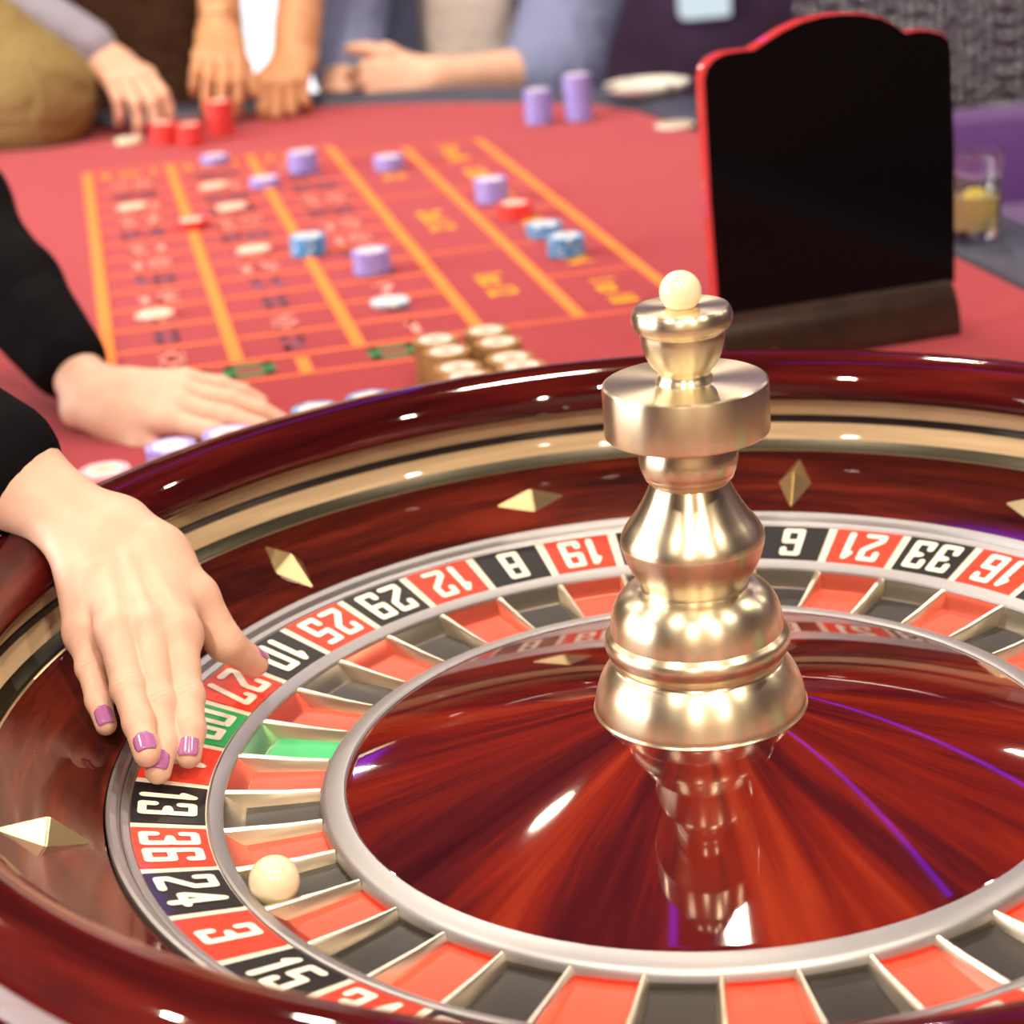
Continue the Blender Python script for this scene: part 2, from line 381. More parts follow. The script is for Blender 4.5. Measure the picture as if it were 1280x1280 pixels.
# numbers face the far end's players; column 1 lies next to the dozens
for nn in range(1, 37):
    col = (nn - 1) % 3; row = (nn - 1) // 3
    sc = (LS[2 - col] + LS[3 - col]) / 2; tc_ = TB + (row + 0.5) * PT
    flat('printed_number', glyphs(str(nn), 0.046, 0.024, 0.008, 0.006), lambda q: (sc + q.x, tc_ + q.y, ZP), M['felt_pink'] if nn in REDS else M['felt_violet'], tb)
for txt, s, t in (('00', -0.165, TB - 0.032), ('0', -0.005, TB - 0.032)):
    flat('printed_number', glyphs(txt, 0.040, 0.046, 0.011, 0.012), lambda q: (s + q.x, t + q.y, ZP), M['felt_green'], tb)
def text_part(name, txt, size, material, parent, loc, rz, extr=0.0, bold=0.0):
    cu = bpy.data.curves.new(name, 'FONT'); cu.body = txt; cu.size = size; cu.align_x = 'CENTER'; cu.align_y = 'CENTER'; cu.extrude = extr; cu.offset = bold
    cu.resolution_u = 3
    o = bpy.data.objects.new('tmp', cu); me = bpy.data.meshes.new_from_object(o); bpy.data.objects.remove(o)
    me.materials.clear(); me.materials.append(material)
    q = bpy.data.objects.new(name, me); COL.objects.link(q); q.parent = parent; q.location = loc; q.rotation_euler = (0, 0, rz); return q
for k, txt in enumerate(('1st 12', '2nd 12', '3rd 12')):
    text_part('printed_word', txt, 0.040, M['felt_gold'], tb, ((LS[3] + LS[4]) / 2, TB + (4 * k + 2) * PT, ZP), R_(-90), bold=0.0012)
for k, txt in enumerate(('1 to 18', 'EVEN', 'RED', 'BLACK', 'ODD', '19 to 36')):
    text_part('printed_word', txt, 0.036, M['felt_gold'], tb, ((LS[4] + LS[5]) / 2, TB + (2 * k + 1) * PT, ZP), R_(-90), bold=0.0012)
for k in range(3):
    text_part('printed_word', '2 to 1', 0.034, M['felt_gold'], tb, ((LS[k] + LS[k + 1]) / 2, TB + 12.5 * PT, ZP), 0, bold=0.0012)

# ------------------------------------------------------------------ roulette wheel: the fixed bowl
wh = tag(empty('wheel_bowl', (0, 0, ZT)), 'large glossy mahogany roulette wheel bowl with cream ball track and gold deflectors', 'wheel bowl')
def wz(pts, dz=-ZT): return [(r, z + dz) for r, z in pts]
rim = [(0.3500, 0.0562), (0.3420, 0.0566)] + curve_prof([(0.3412, 0.0570), (0.3396, 0.0590), (0.3393, 0.0625), (0.3415, 0.0695), (0.3480, 0.0765), (0.3570, 0.0808), (0.3670, 0.0815), (0.3780, 0.0785), (0.3880, 0.0715), (0.3935, 0.0620), (0.3950, 0.0500)], 5) + [(0.395, 0.01), (0.397, -0.02), (0.405, -0.036), (0.405, ZT + 0.0005)]
lathe('bowl_rim', wz(rim), M['rim_wood'], wh, 192)
lathe('upper_ball_track', wz([(0.3495, 0.0565), (0.3505, 0.0446)]), M['cream_wood'], wh, 192)
lathe('black_bead', wz([(0.3505, 0.0446), (0.3496, 0.0438), (0.3494, 0.0406), (0.3500, 0.0396)]), M['black_gloss'], wh, 192)
lathe('lower_ball_track', wz([(0.3500, 0.0396), (0.3490, 0.0360), (0.3462, 0.0318), (0.3448, 0.0304)]), M['cream_wood'], wh, 192)
lathe('bronze_groove', wz([(0.3448, 0.0304), (0.3438, 0.0290), (0.3400, 0.0252), (0.3380, 0.0250), (0.3366, 0.0262)]), M['dark_groove'], wh, 192)
lathe('groove_lip', wz([(0.3366, 0.0262), (0.3356, 0.0267), (0.3345, 0.0261)]), M['gold'], wh, 192)
TR0, TR1 = (0.2822, 0.0045), (0.3345, 0.0258)
lathe('sloping_track', wz([TR1, TR0, (0.2822, -0.025), (0.24, -0.034), (0.0, -0.036)]), M['track_wood'], wh, 192)
# twelve faceted deflectors, lengthwise and crosswise by turns
sl = math.atan2(TR1[1] - TR0[1], TR1[0] - TR0[0])
for k in range(12):
    a = R_(68.6 + 30.6 * k if k < 3 else 68.6 + 61.2 + 30 * (k - 2) + (0.6 if k > 3 else 0)); radial = (k % 2 == 0)
    rc = 0.3075
    zc_ = TR0[1] + (rc - TR0[0]) * math.tan(sl)
    L_, W_, H_ = 0.0235, 0.0105, 0.0100
    if not radial: L_, W_ = W_, L_
    c = np.array([rc * math.cos(a), rc * math.sin(a), zc_ - ZT])
    er = np.array([math.cos(a) * math.cos(sl), math.sin(a) * math.cos(sl), math.sin(sl)]); et_ = np.array([-math.sin(a), math.cos(a), 0]); en = np.cross(er, et_)
    V = [c + er * L_ - en * 0.0005, c + et_ * W_ - en * 0.0005, c - er * L_ - en * 0.0005, c - et_ * W_ - en * 0.0005, c + en * H_]
    base = [v - en * 0.001 for v in V[:4]]
    d = mesh_obj('ball_deflector', V + base, [(0, 1, 4), (1, 2, 4), (2, 3, 4), (3, 0, 4), (0, 5, 6, 1), (1, 6, 7, 2), (2, 7, 8, 3), (3, 8, 5, 0), (8, 7, 6, 5)], M['gold'], wh, False)
    bm = bmesh.new(); bm.from_mesh(d.data)
    bmesh.ops.recalc_face_normals(bm, faces=bm.faces[:])
    es = [e for e in bm.edges if any(abs((np.array(v.co) - V[4]) @ en) < 1e-5 for v in e.verts)]
    bmesh.ops.bevel(bm, geom=es, offset=0.0006, segments=2, affect='EDGES'); bm.to_mesh(d.data); bm.free()

# ------------------------------------------------------------------ the rotor
ZR = -0.034
ro = tag(empty('wheel_rotor', (0, 0, ZR)), 'spinning roulette rotor with numbered pockets, polished wooden cone and brass turret', 'rotor')
def rz_(pts): return [(r, z - ZR) for r, z in pts]
OFF = -0.31342656; STEP = 2 * math.pi / 38
SEQ = ['0', '28', '9', '26', '30', '11', '7', '20', '32', '17', '5', '22', '34', '15', '3', '24', '36', '13', '1', '00', '27', '10', '25', '29', '12', '8', '19', '31', '18', '6', '21', '33', '16', '4', '23', '35', '14', '2']
lathe('outer_ring', rz_([(0.2706, -0.004), (0.2706, 0.0006), (0.2712, 0.0016), (0.2738, 0.0028), (0.2746, 0.0024), (0.2750, 0.0014), (0.2754, 0.0034), (0.2764, 0.0052), (0.2790, 0.0066), (0.2806, 0.0062), (0.2812, 0.0050), (0.2812, -0.012), (0.24, -0.030), (0.0, -0.034)]), M['silver'], ro, 192)
RI, ZI, RO_, ZO_ = 0.2363, -0.0076, 0.2706, 0.0002
lathe('number_ring', rz_([(RI - 0.001, ZI - 0.0004), (RO_ + 0.0003, ZO_)]), M['ring_cream'], ro, 192)
lathe('middle_ring', rz_([(0.2366, -0.0078), (0.2362, -0.0066), (0.2350, -0.0062), (0.2310, -0.0078), (0.2294, -0.0090), (0.2290, -0.0104), (0.2296, -0.0125)]), M['silver'], ro, 192)
lathe('inner_ring', rz_([(0.1842, -0.0165), (0.1836, -0.0140), (0.1826, -0.0124), (0.1806, -0.0113), (0.1740, -0.0098), (0.1722, -0.0098), (0.1712, -0.0106)]), M['silver'], ro, 192)
K_ = (0.0165 + 0.0108) / (0.1714 - 0.05)
lathe('cone', rz_([(0.1722, -0.0114), (0.1712, -0.0107)] + [(r, 0.0165 - (r - 0.05) * K_) for r in (0.168, 0.15, 0.12, 0.09, 0.06, 0.05, 0.03)]), M['cone'], ro, 192)
lathe('pocket_bed', rz_([(0.2320, -0.0190), (0.1700, -0.0198)]), M['black_gloss'], ro, 96)
def zpan(r): return ZI + (r - RI) * (ZO_ - ZI) / (RO_ - RI)
def ringpt(r, a, z): return (r * math.cos(a), r * math.sin(a), z - ZR)
for i, nme in enumerate(SEQ):
    a = OFF - STEP * i
    ck = 'green' if nme in ('0', '00') else ('red' if int(nme) in REDS else 'black')
    # number panel, proud of the cream ring
    ha = STEP / 2 - R_(0.56); r0, r1 = RI + 0.0008, RO_ - 0.0002; V = []; F = []; n = 6
    for k in range(n + 1):
        b = a - ha + 2 * ha * k / n
        V += [ringpt(r0, b, zpan(r0)), ringpt(r0, b, zpan(r0) + 0.0006), ringpt(r1, b, zpan(r1) + 0.0006), ringpt(r1, b, zpan(r1))]
    for k in range(n):
        for q in range(3): F.append((k * 4 + q, k * 4 + q + 1, k * 4 + 4 + q + 1, k * 4 + 4 + q))
    F += [(0, 3, 2, 1), (n * 4, n * 4 + 1, n * 4 + 2, n * 4 + 3)]
    pn = mesh_obj('number_panel', V, F, M['panel_' + ck], ro, False)
    rc = (r0 + r1) / 2 + 0.0002
    hgt = 0.0268
    flat('numeral', glyphs(nme, hgt, 0.0126, 0.0040, 0.0029), lambda q: ringpt(rc - q.y, a + q.x / rc, zpan(rc - q.y) + 0.0010), M['numeral'], pn)
    # pocket: lacquered floor, outer wall with shade and sheen in its colour
    hb = STEP / 2 - R_(0.30); V = []; rows = [(0.1836, -0.0142), (0.1846, -0.0182), (0.2195, -0.0182), (0.2216, -0.0176), (0.2300, -0.0106)]
    for k in range(5):
        b = a - hb + 2 * hb * k / 4
        V += [ringpt(r, b, z) for r, z in rows]
    F = []; mi = []
    for k in range(4):
        for q in range(4): F.append((k * 5 + q, k * 5 + 5 + q, k * 5 + 5 + q + 1, k * 5 + q + 1)); mi.append(0 if q == 1 else 1)
    mesh_obj('pocket', V, F, [M['pocket_' + ck], M['wall_' + ck]], ro, True, 25, mi)
    # fret between pockets
    b = a - STEP / 2; c = np.array([math.cos(b), math.sin(b), 0]); tn = np.array([-math.sin(b), math.cos(b), 0]); V = []
    for r, zt_, wt, wb in ((0.1840, -0.0128, 0.0010, 0.0022), (0.200, -0.0122, 0.0014, 0.0030), (0.2300, -0.0096, 0.0018, 0.0036)):
        for sgn, wd, z in ((-1, wb, -0.0188), (-1, wt, zt_ - 0.0008), (-0.5, wt, zt_), (0.5, wt, zt_), (1, wt, zt_ - 0.0008), (1, wb, -0.0188)):
            V.append(c * r + tn * wd * sgn + np.array([0, 0, z - ZR]))
    F = []
    for k in range(2):
        for q in range(5): F.append((k * 6 + q, k * 6 + q + 1, k * 6 + 7 + q, k * 6 + 6 + q))
    F += [(0, 1, 2, 3, 4, 5), (17, 16, 15, 14, 13, 12)]
    mesh_obj('fret', V, F, M['fret_metal'], ro, True, 30)
# turret
def tur(name, pts, m, sub=6, smooth=True):
    o = lathe(name, rz_(curve_prof(pts, sub) if smooth else pts), m, ro, 128, sharp=28); return o
tur('turret_base', [(0.030, 0.0160), (0.0490, 0.0160), (0.0497, 0.0180), (0.0494, 0.0215), (0.0475, 0.0285), (0.0445, 0.0345), (0.0412, 0.0388), (0.0398, 0.0400)], M['brass'])
tur('turret_bead', [(0.0398, 0.0400), (0.0392, 0.0412), (0.0400, 0.0432), (0.0425, 0.0462), (0.0436, 0.0500), (0.0430, 0.0530), (0.0412, 0.0548), (0.0403, 0.0556)], M['brass'])
tur('turret_dome', [(0.0403, 0.0556), (0.0402, 0.0580), (0.0396, 0.0630), (0.0380, 0.0680), (0.0350, 0.0726), (0.0305, 0.0758), (0.0268, 0.0770), (0.0252, 0.0776)], M['brass'])
tur('turret_stem', [(0.0252, 0.0776), (0.0250, 0.0790), (0.0262, 0.0815), (0.0290, 0.0865), (0.0315, 0.0925), (0.0330, 0.0985), (0.0331, 0.1005), (0.0324, 0.1035), (0.0300, 0.1075), (0.0262, 0.1125), (0.0225, 0.1185), (0.0195, 0.1245), (0.0180, 0.1280)], M['brass'])
tur('turret_collar', [(0.0180, 0.1280), (0.0184, 0.1288), (0.0202, 0.1306), (0.0208, 0.1322), (0.0209, 0.1328), (0.0218, 0.1345), (0.0226, 0.1385), (0.0225, 0.1420), (0.0214, 0.1458), (0.0200, 0.1480), (0.0196, 0.1520)], M['brass'])
tur('turret_disc', [(0.015, 0.1515), (0.0360, 0.1515), (0.0370, 0.1519), (0.0374, 0.1530), (0.0374, 0.1738), (0.0371, 0.1750), (0.0361, 0.1756), (0.010, 0.1756)], M['brass'], smooth=False)
tur('turret_cup', [(0.0135, 0.1750), (0.0128, 0.1768), (0.0118, 0.1790), (0.0122, 0.1806), (0.0150, 0.1840), (0.0173, 0.1890), (0.0187, 0.1950), (0.0190, 0.1985)], M['brass'])
tur('turret_cap', [(0.0190, 0.1985), (0.0196, 0.1995), (0.0216, 0.2012), (0.0226, 0.2045), (0.0222, 0.2075), (0.0209, 0.2094), (0.0195, 0.2098), (0.0080, 0.2096), (0.0, 0.2096)], M['brass'])
def ball(name, c, r, m, parent=None):
    bm = bmesh.new(); bmesh.ops.create_uvsphere(bm, u_segments=40, v_segments=24, radius=r)
    o = bm_obj(name, bm, m, parent, True, None); o.location = c; return o
f_ = ball('finial', (0, 0, 0.2165 - ZR), 0.0094, M['ivory'], ro); f_['label'] = 'ivory white ball finial'
bp_ = px(343, 1101, -0.0065)
tag(ball('roulette_ball', tuple(bp_), 0.0112, M['ivory']), 'ivory roulette ball lying in a black pocket of the wheel', 'ball')

# ------------------------------------------------------------------ casino chips
CR, CT = 0.0198, 0.0034
def chip_mat(name, c, c2, spots, n=6):
    """coloured clay rim; the edge spots lie round the rim at even angles"""
    m = mat(name, c, 0.45); t, b = nt(m)
    tc = node(t, 'ShaderNodeTexCoord'); sx = node(t, 'ShaderNodeSeparateXYZ'); t.links.new(tc.outputs['Object'], sx.inputs[0])
    at = node(t, 'ShaderNodeMath', operation='ARCTAN2'); t.links.new(sx.outputs[1], at.inputs[0]); t.links.new(sx.outputs[0], at.inputs[1])
    mu = node(t, 'ShaderNodeMath', operation='MULTIPLY'); mu.inputs[1].default_value = n; t.links.new(at.outputs[0], mu.inputs[0])
    co = node(t, 'ShaderNodeMath', operation='COSINE'); t.links.new(mu.outputs[0], co.inputs[0])
    t.links.new(ramp(t, co.outputs[0], [(spots, c), (min(1, spots + 0.02), c2)]), b.inputs['Base Color'])
    return m
def inlay_mat(name, c, mark):
    """printed inlay: pale disc, thin ring and a small emblem of petals"""
    m = mat(name, c, 0.4); t, b = nt(m)
    tc = node(t, 'ShaderNodeTexCoord'); sx = node(t, 'ShaderNodeSeparateXYZ'); t.links.new(tc.outputs['Object'], sx.inputs[0])
    cb = node(t, 'ShaderNodeCombineXYZ'); t.links.new(sx.outputs[0], cb.inputs[0]); t.links.new(sx.outputs[1], cb.inputs[1])
    ln = node(t, 'ShaderNodeVectorMath', operation='LENGTH'); t.links.new(cb.outputs[0], ln.inputs[0])
    at = node(t, 'ShaderNodeMath', operation='ARCTAN2'); t.links.new(sx.outputs[1], at.inputs[0]); t.links.new(sx.outputs[0], at.inputs[1])
    mu = node(t, 'ShaderNodeMath', operation='MULTIPLY'); mu.inputs[1].default_value = 5; t.links.new(at.outputs[0], mu.inputs[0])
    co = node(t, 'ShaderNodeMath', operation='COSINE'); t.links.new(mu.outputs[0], co.inputs[0])
    ma = node(t, 'ShaderNodeMath', operation='MULTIPLY_ADD'); ma.inputs[1].default_value = -0.0016; t.links.new(co.outputs[0], ma.inputs[0]); t.links.new(ln.outputs['Value'], ma.inputs[2])
    sc = node(t, 'ShaderNodeMath', operation='MULTIPLY'); sc.inputs[1].default_value = 50; t.links.new(ma.outputs[0], sc.inputs[0])
    t.links.new(ramp(t, sc.outputs[0], [(0.20, mark), (0.24, c)]), b.inputs['Base Color'])
    return m
WHITE = (0.80, 0.76, 0.72)
M['chip_lav'] = chip_mat('lavender chip clay', (0.32, 0.28, 0.74), (0.50, 0.46, 0.84), 0.9)
M['chip_blue'] = chip_mat('blue chip clay', (0.07, 0.30, 0.66), (0.74, 0.76, 0.78), 0.93)
M['chip_pale'] = chip_mat('pale blue chip clay', (0.42, 0.58, 0.78), (0.80, 0.80, 0.80), 0.6)
M['chip_brown'] = chip_mat('brown chip clay', (0.34, 0.17, 0.055), (0.42, 0.23, 0.09), 0.9)
M['chip_red'] = chip_mat('red chip clay', (0.72, 0.04, 0.04), (0.80, 0.10, 0.08), 0.9)
M['chip_peach'] = chip_mat('peach chip clay', (0.82, 0.46, 0.37), (0.88, 0.58, 0.48), 0.9)
M['chip_pink'] = chip_mat('pink chip clay', (0.86, 0.40, 0.50), (0.90, 0.60, 0.65), 0.9)
M['chip_white'] = chip_mat('white chip clay', (0.78, 0.76, 0.62), (0.62, 0.66, 0.16), 0.7)
M['inlay'] = inlay_mat('white chip inlay', WHITE, (0.45, 0.34, 0.40))
M['inlay_lav'] = inlay_mat('lavender chip inlay', (0.80, 0.74, 0.80), (0.42, 0.30, 0.45))
M['inlay_tan'] = inlay_mat('tan chip inlay', (0.80, 0.66, 0.54), (0.42, 0.24, 0.16))
M['inlay_blue'] = inlay_mat('blue chip inlay', (0.80, 0.80, 0.80), (0.08, 0.25, 0.55))
M['inlay_peach'] = inlay_mat('peach chip inlay', (0.84, 0.58, 0.48), (0.80, 0.46, 0.38))
M['chip_ring'] = mat('chip inlay ring', (0.88, 0.86, 0.86), 0.4)
_chip = {}
def chip_meshes(kind, inlay):
    if kind not in _chip:
        V, F = lathe_data([(0.0, 0.0), (CR - 0.0006, 0.0), (CR, 0.0006), (CR, CT - 0.0006), (CR - 0.0006, CT), (0.0138, CT), (0.0138, CT - 0.0002), (0.0, CT - 0.0002)], 36)
        b = mesh_obj('casino_chip', V, F, M['chip_' + kind], None, True, 30)
        V, F = lathe_data([(0.0, CT - 0.0001), (0.0112, CT - 0.0001)], 28)
        i = mesh_obj('inlay', V, F, M[inlay], None, False)
        V, F = lathe_data([(0.0112, CT - 0.00005), (0.0136, CT - 0.00005)], 28)
        g = mesh_obj('inlay_ring', V, F, M['chip_ring'], None, False)
        _chip[kind] = (b.data, i.data, g.data)
        for o in (b, i, g): bpy.data.objects.remove(o)
    return _chip[kind]
def put_chip(kind, inlay, loc, label, group=None, parts=True):
    b, i, g = chip_meshes(kind, inlay)
    o = bpy.data.objects.new('casino_chip', b); COL.objects.link(o); o.location = loc; o.rotation_euler = (0, 0, rnd.uniform(0, 6.28))
    tag(o, label, 'chip', group)
    if parts:
        for n_, d_ in (('inlay', i), ('inlay_ring', g)):
            c = bpy.data.objects.new(n_, d_); COL.objects.link(c); c.parent = o
    return o
ORD = ['lowest', 'second', 'third', 'fourth', 'fifth', 'sixth', 'seventh', 'eighth', 'ninth', 'tenth', 'eleventh', 'twelfth', 'thirteenth', 'fourteenth', 'fifteenth', 'sixteenth', 'seventeenth', 'eighteenth', 'nineteenth']
def stack(kind, inlay, u, v, n, label, z0=ZT + 0.0012):
    """n chips whose top one is seen centred at (u, v); label = 'colour chip in the place' """
    P = px(u, v, z0 + n * CT)
    if n == 1:
        return put_chip(kind, inlay, (P[0], P[1], z0), label)
    col_, place = label.split(' chip in the ')
    for k in range(n):
        top = k == n - 1; j = 0.0006
        lb = ('%s chip on top of the %s' % (col_, place)) if top else ('%s %s chip of the %s' % (ORD[k], col_, place) if k == 0 else '%s %s chip from below in the %s' % (ORD[k], col_, place))
        put_chip(kind, inlay, (P[0] + rnd.uniform(-j, j), P[1] + rnd.uniform(-j, j), z0 + k * CT), lb, 'chips of the ' + place, top)
# played chips on the grid
stack('lav', 'inlay_lav', 268, 194, 3, 'lavender chip in the low stack beside the red stacks')
stack('lav', 'inlay_lav', 330, 222, 3, 'lavender chip in the low stack at the grid upper left')
stack('lav', 'inlay_lav', 377, 189, 8, 'lavender chip in the tall stack on the grid far edge')
stack('lav', 'inlay_lav', 485, 195, 5, 'lavender chip in the stack at the dozens column far end')
stack('lav', 'inlay_lav', 613, 223, 8, 'lavender chip in the outside-bets stack beside a peach-topped one')
stack('lav', 'inlay_lav', 463, 312, 7, 'lavender chip in the stack in the middle of the number grid')
stack('blue', 'inlay_blue', 384, 294, 6, 'blue chip in the stack left of centre on the number grid')
stack('blue', 'inlay_blue', 680, 279, 4, 'blue chip in the lower of two touching outside-bets stacks')
stack('blue', 'inlay_blue', 707, 294, 6, 'blue chip in the taller of two touching outside-bets stacks')
stack('red', 'inlay_peach', 643, 253, 5, 'red chip in the peach-topped stack beside the blue outside-bets stacks')
stack('pale', 'inlay_blue', 487, 375, 1, 'single pale blue chip lying on the number grid near the brown stacks')
stack('peach', 'inlay_peach', 193, 391, 1, 'single peach chip on the number grid closest to the dealer')
stack('peach', 'inlay_peach', 317, 310, 1, 'single peach chip in the middle column left of the blue stack')
stack('red', 'inlay_peach', 238, 274, 3, 'red chip in the small peach-topped stack on the left grid line')
stack('peach', 'inlay_peach', 165, 257, 1, 'single peach chip in the leftmost column of the grid')
stack('peach', 'inlay_peach', 289, 257, 1, 'single peach chip in the middle column above the small red stack')
stack('peach', 'inlay_peach', 267, 231, 1, 'single peach chip just in front of the low lavender stack')
stack('lav', 'inlay_lav', 671, 112, 14, 'lavender chip in the shorter of two tall stacks at the far edge')
stack('lav', 'inlay_lav', 720, 93, 19, 'lavender chip in the taller of two tall stacks at the far edge')
stack('white', 'inlay', 160, 173, 2, 'white and yellow chip in the pair beside the khaki sleeve')
# red stacks under the players' hands
stack('red', 'inlay_peach', 203, 153, 9, 'red chip in the leftmost red stack under the grey-sleeved hand')
stack('red', 'inlay_peach', 236, 155, 9, 'red chip in the middle red stack at the far edge')
stack('red', 'inlay_peach', 272, 126, 15, 'red chip in the tall stack held by the braceleted hand')
# near stacks behind the wheel rim
stack('lav', 'inlay_lav', 213, 556, 5, 'lavender chip in the left stack between rim and dealer hand')
stack('lav', 'inlay_lav', 284, 540, 5, 'lavender chip in the right stack between rim and dealer hand')
stack('lav', 'inlay_lav', 303, 551, 3, 'lavender chip in the lowest stack tucked against the wheel rim')
stack('blue', 'inlay_blue', 395, 510, 4, 'blue chip in the left rim-side stack beside the dealer fingertips')
stack('blue', 'inlay_blue', 461, 496, 4, 'blue chip in the right rim-side stack near the brown block')
stack('pale', 'inlay_blue', 577, 482, 5, 'pale blue chip in the stack in front of the brown stacks')
stack('pink', 'inlay_peach', 131, 586, 2, 'pink chip in the small stack seen above the wrist')
stack('pink', 'inlay', 2, 655, 2, 'pink chip in the pair at the left edge beside the wheel rim')
# the block of brown stacks
pos = [(545, 425), (566, 440), (574, 456), (586, 472), (611, 417), (637, 431), (643, 447), (662, 462)]
words = ['farthest left', 'second left', 'third left', 'nearest left', 'farthest right', 'second right', 'third right', 'nearest right']
P0 = px(545, 425, ZT + 11 * CT); st_dir = px(586, 472, ZT + 11 * CT) - P0; st_dir = st_dir / np.linalg.norm(st_dir)
perp = np.array([-st_dir[1], st_dir[0], 0])
if perp[0] < 0: perp = -perp
for k in range(8):
    row, c = k % 4, k // 4
    Q = P0 + st_dir * (2 * CR + 0.0004) * row + perp * (2 * CR + 0.002) * c + np.array([0.003 * c, 0.006 * c, 0])
    nst = 11 - (1 if k in (2, 6) else 0)
    for q in range(nst):
        top = q == nst - 1
        put_chip('brown', 'inlay_tan', (Q[0] + rnd.uniform(-.0006, .0006), Q[1] + rnd.uniform(-.0006, .0006), ZT + 0.0012 + q * CT),
                 ('top brown chip of the %s stack in the brown block' % words[k]) if top else '%s brown chip%s in the %s stack of the brown block' % (ORD[q], '' if q == 0 else ' from below', words[k]), 'chips of the %s brown stack' % words[k], top)

# ------------------------------------------------------------------ sign standing behind the wheel
A0 = np.array([0.366, 0.7825, ZT]); A1 = np.array([0.160, 0.7405, ZT])
dx = (A0 - A1) / np.linalg.norm(A0 - A1); dn = np.array([-dx[1], dx[0], 0])        # dn points away from the wheel
sg = tag(empty('display_stand', tuple((A0 + A1) / 2 + dn * 0.02), math.atan2(dx[1], dx[0])), 'glossy black display panel with arched top standing in a wooden base behind the wheel', 'sign')
W2 = np.linalg.norm(A0 - A1) / 2 + 0.004
M['base_wood'] = noise_var(mat('brown lacquered sign base', (0.028, 0.012, 0.009), 0.3, coat=0.5, spec=0.2), 30, 0.4)
prof = [(-0.024, 0), (-0.024, 0.010), (-0.021, 0.024), (-0.014, 0.037), (-0.006, 0.0445), (0.010, 0.0450), (0.022, 0.043), (0.024, 0.036), (0.024, 0)]
bm = bmesh.new(); ra = [bm.verts.new((-W2, y, z)) for y, z in prof]; rb = [bm.verts.new((W2, y, z)) for y, z in prof]
for i in range(len(prof)):
    j = (i + 1) % len(prof); bm.faces.new((ra[i], rb[i], rb[j], ra[j]))
bm.faces.new(ra[::-1]); bm.faces.new(rb)
bmesh.ops.bevel(bm, geom=[e for e in bm.edges if abs(e.verts[0].co.x - e.verts[1].co.x) < 1e-6], offset=0.0012, segments=2, affect='EDGES')
bm_obj('sign_base', bm, M['base_wood'], sg, True, 40)
def on_sign(u, v):
    d = ray(u, v); P = A0 + dn * 0.020; t = ((P - CAM) @ dn) / (d @ dn); Q = CAM + d * t
    return ((Q - (A0 + A1) / 2) @ dx, Q[2] - ZT)
ol = [(1193, 364), (1193, 200), (1189, 62), (1186, 49), (1177, 41), (1160, 37), (1146, 37), (1131, 40), (1117, 29), (1100, 21), (1075, 16), (1050, 16), (1025, 19), (1000, 26), (975, 38), (955, 51), (938, 62), (922, 63), (903, 66), (888, 74), (879, 85), (876, 99), (884, 250), (894, 372)]
ol = [on_sign(*q) for q in ol]; ol[0] = (ol[0][0], 0.040); ol[-1] = (ol[-1][0], 0.040)
M['panel_black'] = mat('black screen glass', (0.004, 0.003, 0.004), 0.08, spec=0.10)
M['panel_edge'] = mat('acrylic edge with painted red reflection', (0.70, 0.06, 0.07), 0.15, coat=0.6)  # clear acrylic, the red felt's reflection put into its base colour
def slab(name, poly, y0, y1, m, bev=0.0):
    bm = bmesh.new(); f = bm.faces.new([bm.verts.new((x, y1, z)) for x, z in poly])
    g = bmesh.ops.extrude_face_region(bm, geom=[f]); vv = [e for e in g['geom'] if isinstance(e, bmesh.types.BMVert)]
    bmesh.ops.translate(bm, verts=vv, vec=(0, y0 - y1, 0))
    if bev:
        bmesh.ops.bevel(bm, geom=[e for e in bm.edges if all(abs(v.co.y - y0) < 1e-6 for v in e.verts)], offset=bev, segments=2, affect='EDGES')
    return bm_obj(name, bm, m, sg, True, 30)
slab('acrylic_backing', ol, 0.0, 0.012, M['panel_edge'], 0.0012)['label'] = 'acrylic backing with reflected red painted into its edge'
cx_ = sum(p[0] for p in ol) / len(ol); cz_ = sum(p[1] for p in ol) / len(ol)
slab('screen', [(cx_ + (x - cx_) * 0.982 + 0.0012, cz_ + (z - cz_) * 0.988 - 0.0008) for x, z in ol], -0.002, 0.0005, M['panel_black'], 0.0004)['label'] = 'glossy black screen'
sw = bmesh.new(); bmesh.ops.create_uvsphere(sw, u_segments=12, v_segments=8, radius=0.0022)
so = bm_obj('screw', sw, M['gold'], sg); so.location = (-0.065, -0.0235, 0.012)

